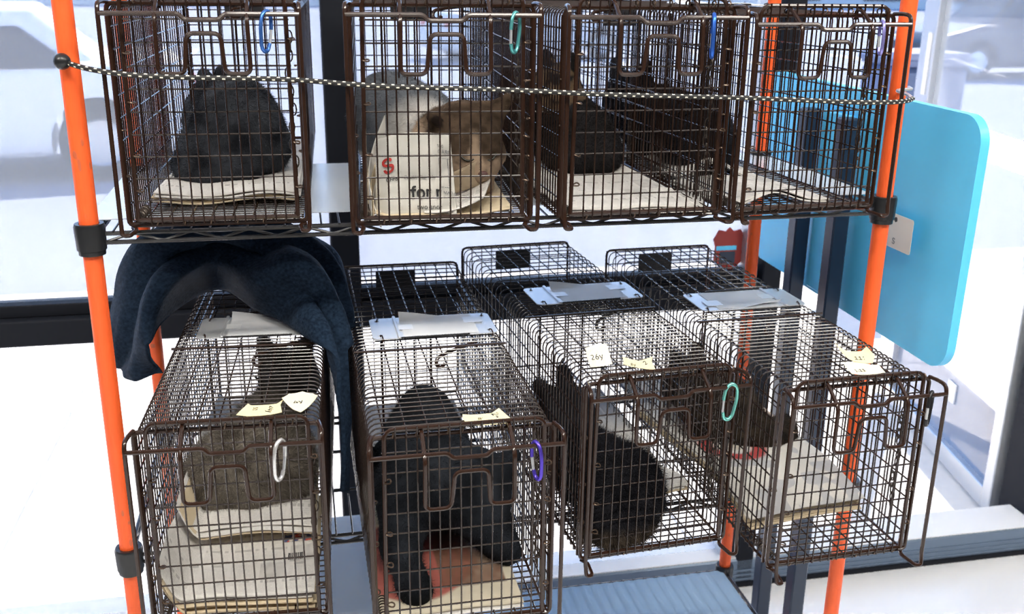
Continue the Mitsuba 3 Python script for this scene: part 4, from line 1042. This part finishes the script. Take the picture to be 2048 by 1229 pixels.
# second cage, top shelf: grey and white cat
h2 = head((0.533, 0.100, 0.106), (0.08, -1.0, -0.34), 1.30, ear_out=1.0, roll=4)
_c2 = h2[0]
h2 = ([(V(.532, .112, .114), .053, V(.536, .098, .102), .051), (V(.532, .075, .080), .030, V(.545, .056, .070), .021), (V(.510, .085, .080), .030, V(.500, .09, .085), .030), (V(.560, .085, .080), .026, V(.566, .09, .085), .026)]
      + [(V(.492, .092, .136), .014, V(.480, .080, .146), .008), (V(.566, .110, .148), .014, V(.603, .112, .170), .003), (V(.580, .106, .134), .012, V(.603, .112, .170), .003)],
      [(V(.527, .0545, .0965), V(-1, 0.1, 0)), (V(.560, .0560, .0945), V(1, 0.3, 0))], V(.549, .0345, .067), h2[3])
def colour2(p, fr):
    c0, f, side, u, s = fr
    a = meshkit.fbm(p * 45, 3, 2)[:, None]
    grey = V(0.10, 0.11, 0.125) * (0.7 + 0.6 * a)
    b = meshkit.fbm(p * 85, 3, 5)[:, None]
    b = np.clip((b - 0.5) * 1.3 + 0.5, 0, 1)
    tab = V(0.060, 0.041, 0.028) * (0.35 + 1.5 * b)
    tan = V(0.36, 0.265, 0.19) * (0.75 + 0.5 * b)
    white = V(0.52, 0.50, 0.47) * (0.85 + 0.3 * a)
    d = p - c0
    hu, hs, hf = (d @ u)[:, None] / s, (d @ side)[:, None] / s, (d @ f)[:, None] / s
    on = np.clip((0.080 * s - np.linalg.norm(d, axis=1)[:, None]) / 0.008 + 1.2 * (b - 0.5), 0, 1)
    blaze = np.clip((0.007 + 0.010 * np.clip(0.015 - hu, 0, 1) / 0.03 + 0.004 * (a - .5) - np.abs(hs)) / 0.004, 0, 1) * np.clip((0.030 - hu) / 0.012, 0, 1)
    lower = np.clip((0.002 - hu + 0.012 * (b - .5)) / 0.010, 0, 1)
    rim_ = np.clip((np.abs(hs) - 0.030) / 0.008, 0, 1) * np.clip((hu + 0.012) / 0.01, 0, 1)
    face = tab * (1 - lower) + tan * lower
    face = face * (1 - 0.8 * blaze) + tan * 1.05 * 0.8 * blaze
    face = face * (1 - 0.6 * rim_) + tab * 0.9 * 0.6 * rim_
    neck = np.clip(1 - np.abs((p[:, 1:2] - 0.185) / 0.045), 0, 1) * np.clip((0.53 - p[:, :1]) / 0.03, 0, 1)
    bodyc = grey * (1 - neck) + white * neck
    bodyc = np.where(p[:, 2:3] < 0.06, white * 0.9, bodyc)
    out = face * on + bodyc * (1 - on)
    ear = np.linalg.norm(p - V(.487, .070, .140), axis=1)[:, None]
    return np.where(ear < 0.010, V(0.02, 0.014, 0.012), out)
cat('grey and white tabby cat with closed eyes curled in the newspaper nest',
    [(V(.445, .37, .112), .076, V(.475, .27, .100), .072), (V(.475, .27, .100), .072, V(.512, .185, .088), .056), (V(.512, .185, .088), .056, V(.530, .12, .098), .042),
     (V(.50, .16, .050), .026, V(.515, .09, .042), .020), (V(.550, .17, .050), .026, V(.556, .09, .042), .019), (V(.43, .33, .070), .046, V(.47, .25, .060), .040)]
    + chain([V(.46, .44, .06), V(.52, .42, .05), V(.555, .36, .05)], [.024, .020, .016]), h2, colour2, seed=12, closed=True, fur_len=0.008, k=0.0065, h=0.0036)
# third cage, top shelf
h3 = head((0.735, 0.345, 0.150), (-0.85, -0.35, -0.05), 1.0)
tort = fur_colour((0.010, 0.009, 0.009), (0.018, 0.017, 0.019))
def colour3(p, fr):
    d = np.linalg.norm(p - fr[0], axis=1)[:, None]
    a = meshkit.fbm(p * 50, 2, 9)[:, None]
    return np.where((d < 0.062) & (a > 0.42), V(0.085, 0.058, 0.036) * (0.5 + a), tort(p, fr))
cat('black cat with a brown mottled face sitting at the back of the third top cage',
    [(V(.768, .32, .080), .060, V(.752, .36, .095), .054), (V(.752, .36, .095), .050, V(.738, .35, .130), .036), (V(.79, .29, .062), .044, V(.76, .27, .058), .038),
     (V(.725, .33, .085), .030, V(.722, .29, .045), .017), (V(.75, .30, .07), .028, V(.74, .26, .043), .017), (V(.735, .38, .06), .036, V(.79, .39, .06), .036)]
    + chain([V(.81, .36, .05), V(.825, .30, .045), V(.80, .245, .045), V(.75, .235, .044)], [.018, .016, .015, .012]), h3, colour3, seed=13)
# fourth cage, top shelf
h4 = head((0.932, 0.525, 0.118), (-0.7, -0.55, -0.1), 1.05)
cat('black cat lying along the left wall at the back of the last top cage',
    [(V(.945, .52, .095), .046, V(.965, .42, .088), .058), (V(.965, .42, .088), .058, V(.988, .31, .082), .060), (V(.988, .31, .082), .060, V(.995, .27, .070), .052),
     (V(.935, .49, .06), .026, V(.925, .43, .046), .018), (V(.985, .49, .06), .028, V(.985, .43, .046), .018), (V(.955, .30, .060), .036, V(.965, .24, .050), .026)]
    + chain([V(1.01, .25, .05), V(1.04, .29, .046), V(1.05, .36, .046)], [.018, .016, .012]), h4, BLACK, seed=14)
# first lower cage: long haired grey cat
h5 = head((0.243, 0.335, -0.352), (0.25, 0.9, 0.05), 1.1)
cat('fluffy grey brown cat with its back turned under the navy towel',
    [(V(.172, .090, -.392), .062, V(.205, .20, -.392), .050), (V(.205, .20, -.392), .048, V(.243, .315, -.362), .040), (V(.125, .075, -.412), .048, V(.140, .13, -.412), .042), (V(.235, .070, -.410), .046, V(.238, .14, -.405), .042)]
    + chain([V(.24, .050, -.430), V(.18, .035, -.432), V(.125, .045, -.432), V(.098, .09, -.430)], [.024, .023, .022, .018]),
    h5, fur_colour((0.045, 0.038, 0.031), (0.17, 0.15, 0.125), f=40, seed=3, stripe=0.15), seed=15, fur_len=0.017, n_fur=36000)
# second lower cage: black cat reaching forward
h6 = head((0.520, -0.075, -0.385), (0.25, -0.8, -0.75), 1.12)
cat('black cat facing front with one paw stretched out to the door of its cage',
    [(V(.458, .125, -.385), .050, V(.455, .04, -.368), .062), (V(.455, .04, -.368), .062, V(.452, -.06, -.378), .072), (V(.452, -.06, -.378), .066, V(.505, -.075, -.385), .045),
     (V(.408, -.07, -.395), .038, V(.398, -.13, -.445), .024), (V(.398, -.13, -.445), .024, V(.408, -.20, -.466), .017), (V(.408, -.20, -.466), .017, V(.412, -.218, -.468), .018),
     (V(.500, -.09, -.410), .034, V(.540, -.125, -.448), .024), (V(.540, -.125, -.448), .024, V(.556, -.150, -.462), .018),
     (V(.405, .09, -.425), .040, V(.410, .03, -.445), .030), (V(.510, .09, -.425), .040, V(.520, .03, -.445), .030), (V(.465, .12, -.345), .036, V(.462, .085, -.328), .040)]
    + chain([V(.46, .23, -.41), V(.50, .27, -.44), V(.53, .20, -.455)], [.020, .018, .014]), h6, fur_colour((0.006, 0.007, 0.009), (0.018, 0.021, 0.027)), seed=16)
# third lower cage
h7 = head((0.712, 0.120, -0.375), (-0.6, 0.6, -0.55), 1.12)
def colour7(p, fr):
    c = BLACK(p, fr)
    b = np.clip((-0.44 - p[:, 2:3]) / 0.02, 0, 1) * np.clip((-0.09 - p[:, 1:2]) / 0.02, 0, 1)
    s = 0.5 + 0.5 * np.sin(p[:, :1] * 260)
    return c * (1 - b) + b * V(0.050, 0.038, 0.028) * (0.5 + s)
cat('black long haired cat lying against the door of the third lower cage',
    [(V(.752, -.065, -.408), .060, V(.728, .015, -.415), .050), (V(.728, .015, -.415), .046, V(.708, .085, -.398), .036), (V(.735, -.085, -.425), .048, V(.770, -.075, -.428), .044), (V(.700, -.02, -.430), .034, V(.700, .05, -.432), .034)]
    + chain([V(.778, -.070, -.448), V(.760, -.108, -.454), V(.720, -.118, -.455), V(.694, -.098, -.455)], [.026, .026, .025, .022]), h7, colour7, seed=17, fur_len=0.016, n_fur=34000)
# fourth lower cage
h8 = head((1.000, 0.285, -0.402), (-0.5, 0.85, -0.25), 1.0)
cat('dark brown cat crouched on the newspaper stack in the right end lower cage',
    [(V(1.000, .115, -.380), .056, V(.998, .19, -.385), .052), (V(.998, .19, -.385), .050, V(1.000, .26, -.398), .038), (V(.968, .11, -.402), .030, V(.970, .17, -.404), .030), (V(1.035, .105, -.404), .034, V(1.035, .17, -.404), .034)]
    + chain([V(1.02, .075, -.415), V(1.065, .065, -.418), V(1.105, .085, -.419), V(1.120, .12, -.419)], [.021, .019, .017, .014]),
    h8, fur_colour((0.012, 0.010, 0.009), (0.045, 0.034, 0.025), f=40, seed=6, stripe=0.2), seed=18)
for k in [k for k in scene if isinstance(scene[k], dict) and k not in labels and '__' not in k and scene[k].get('type') == 'ply']:
    print('unlabelled', k)
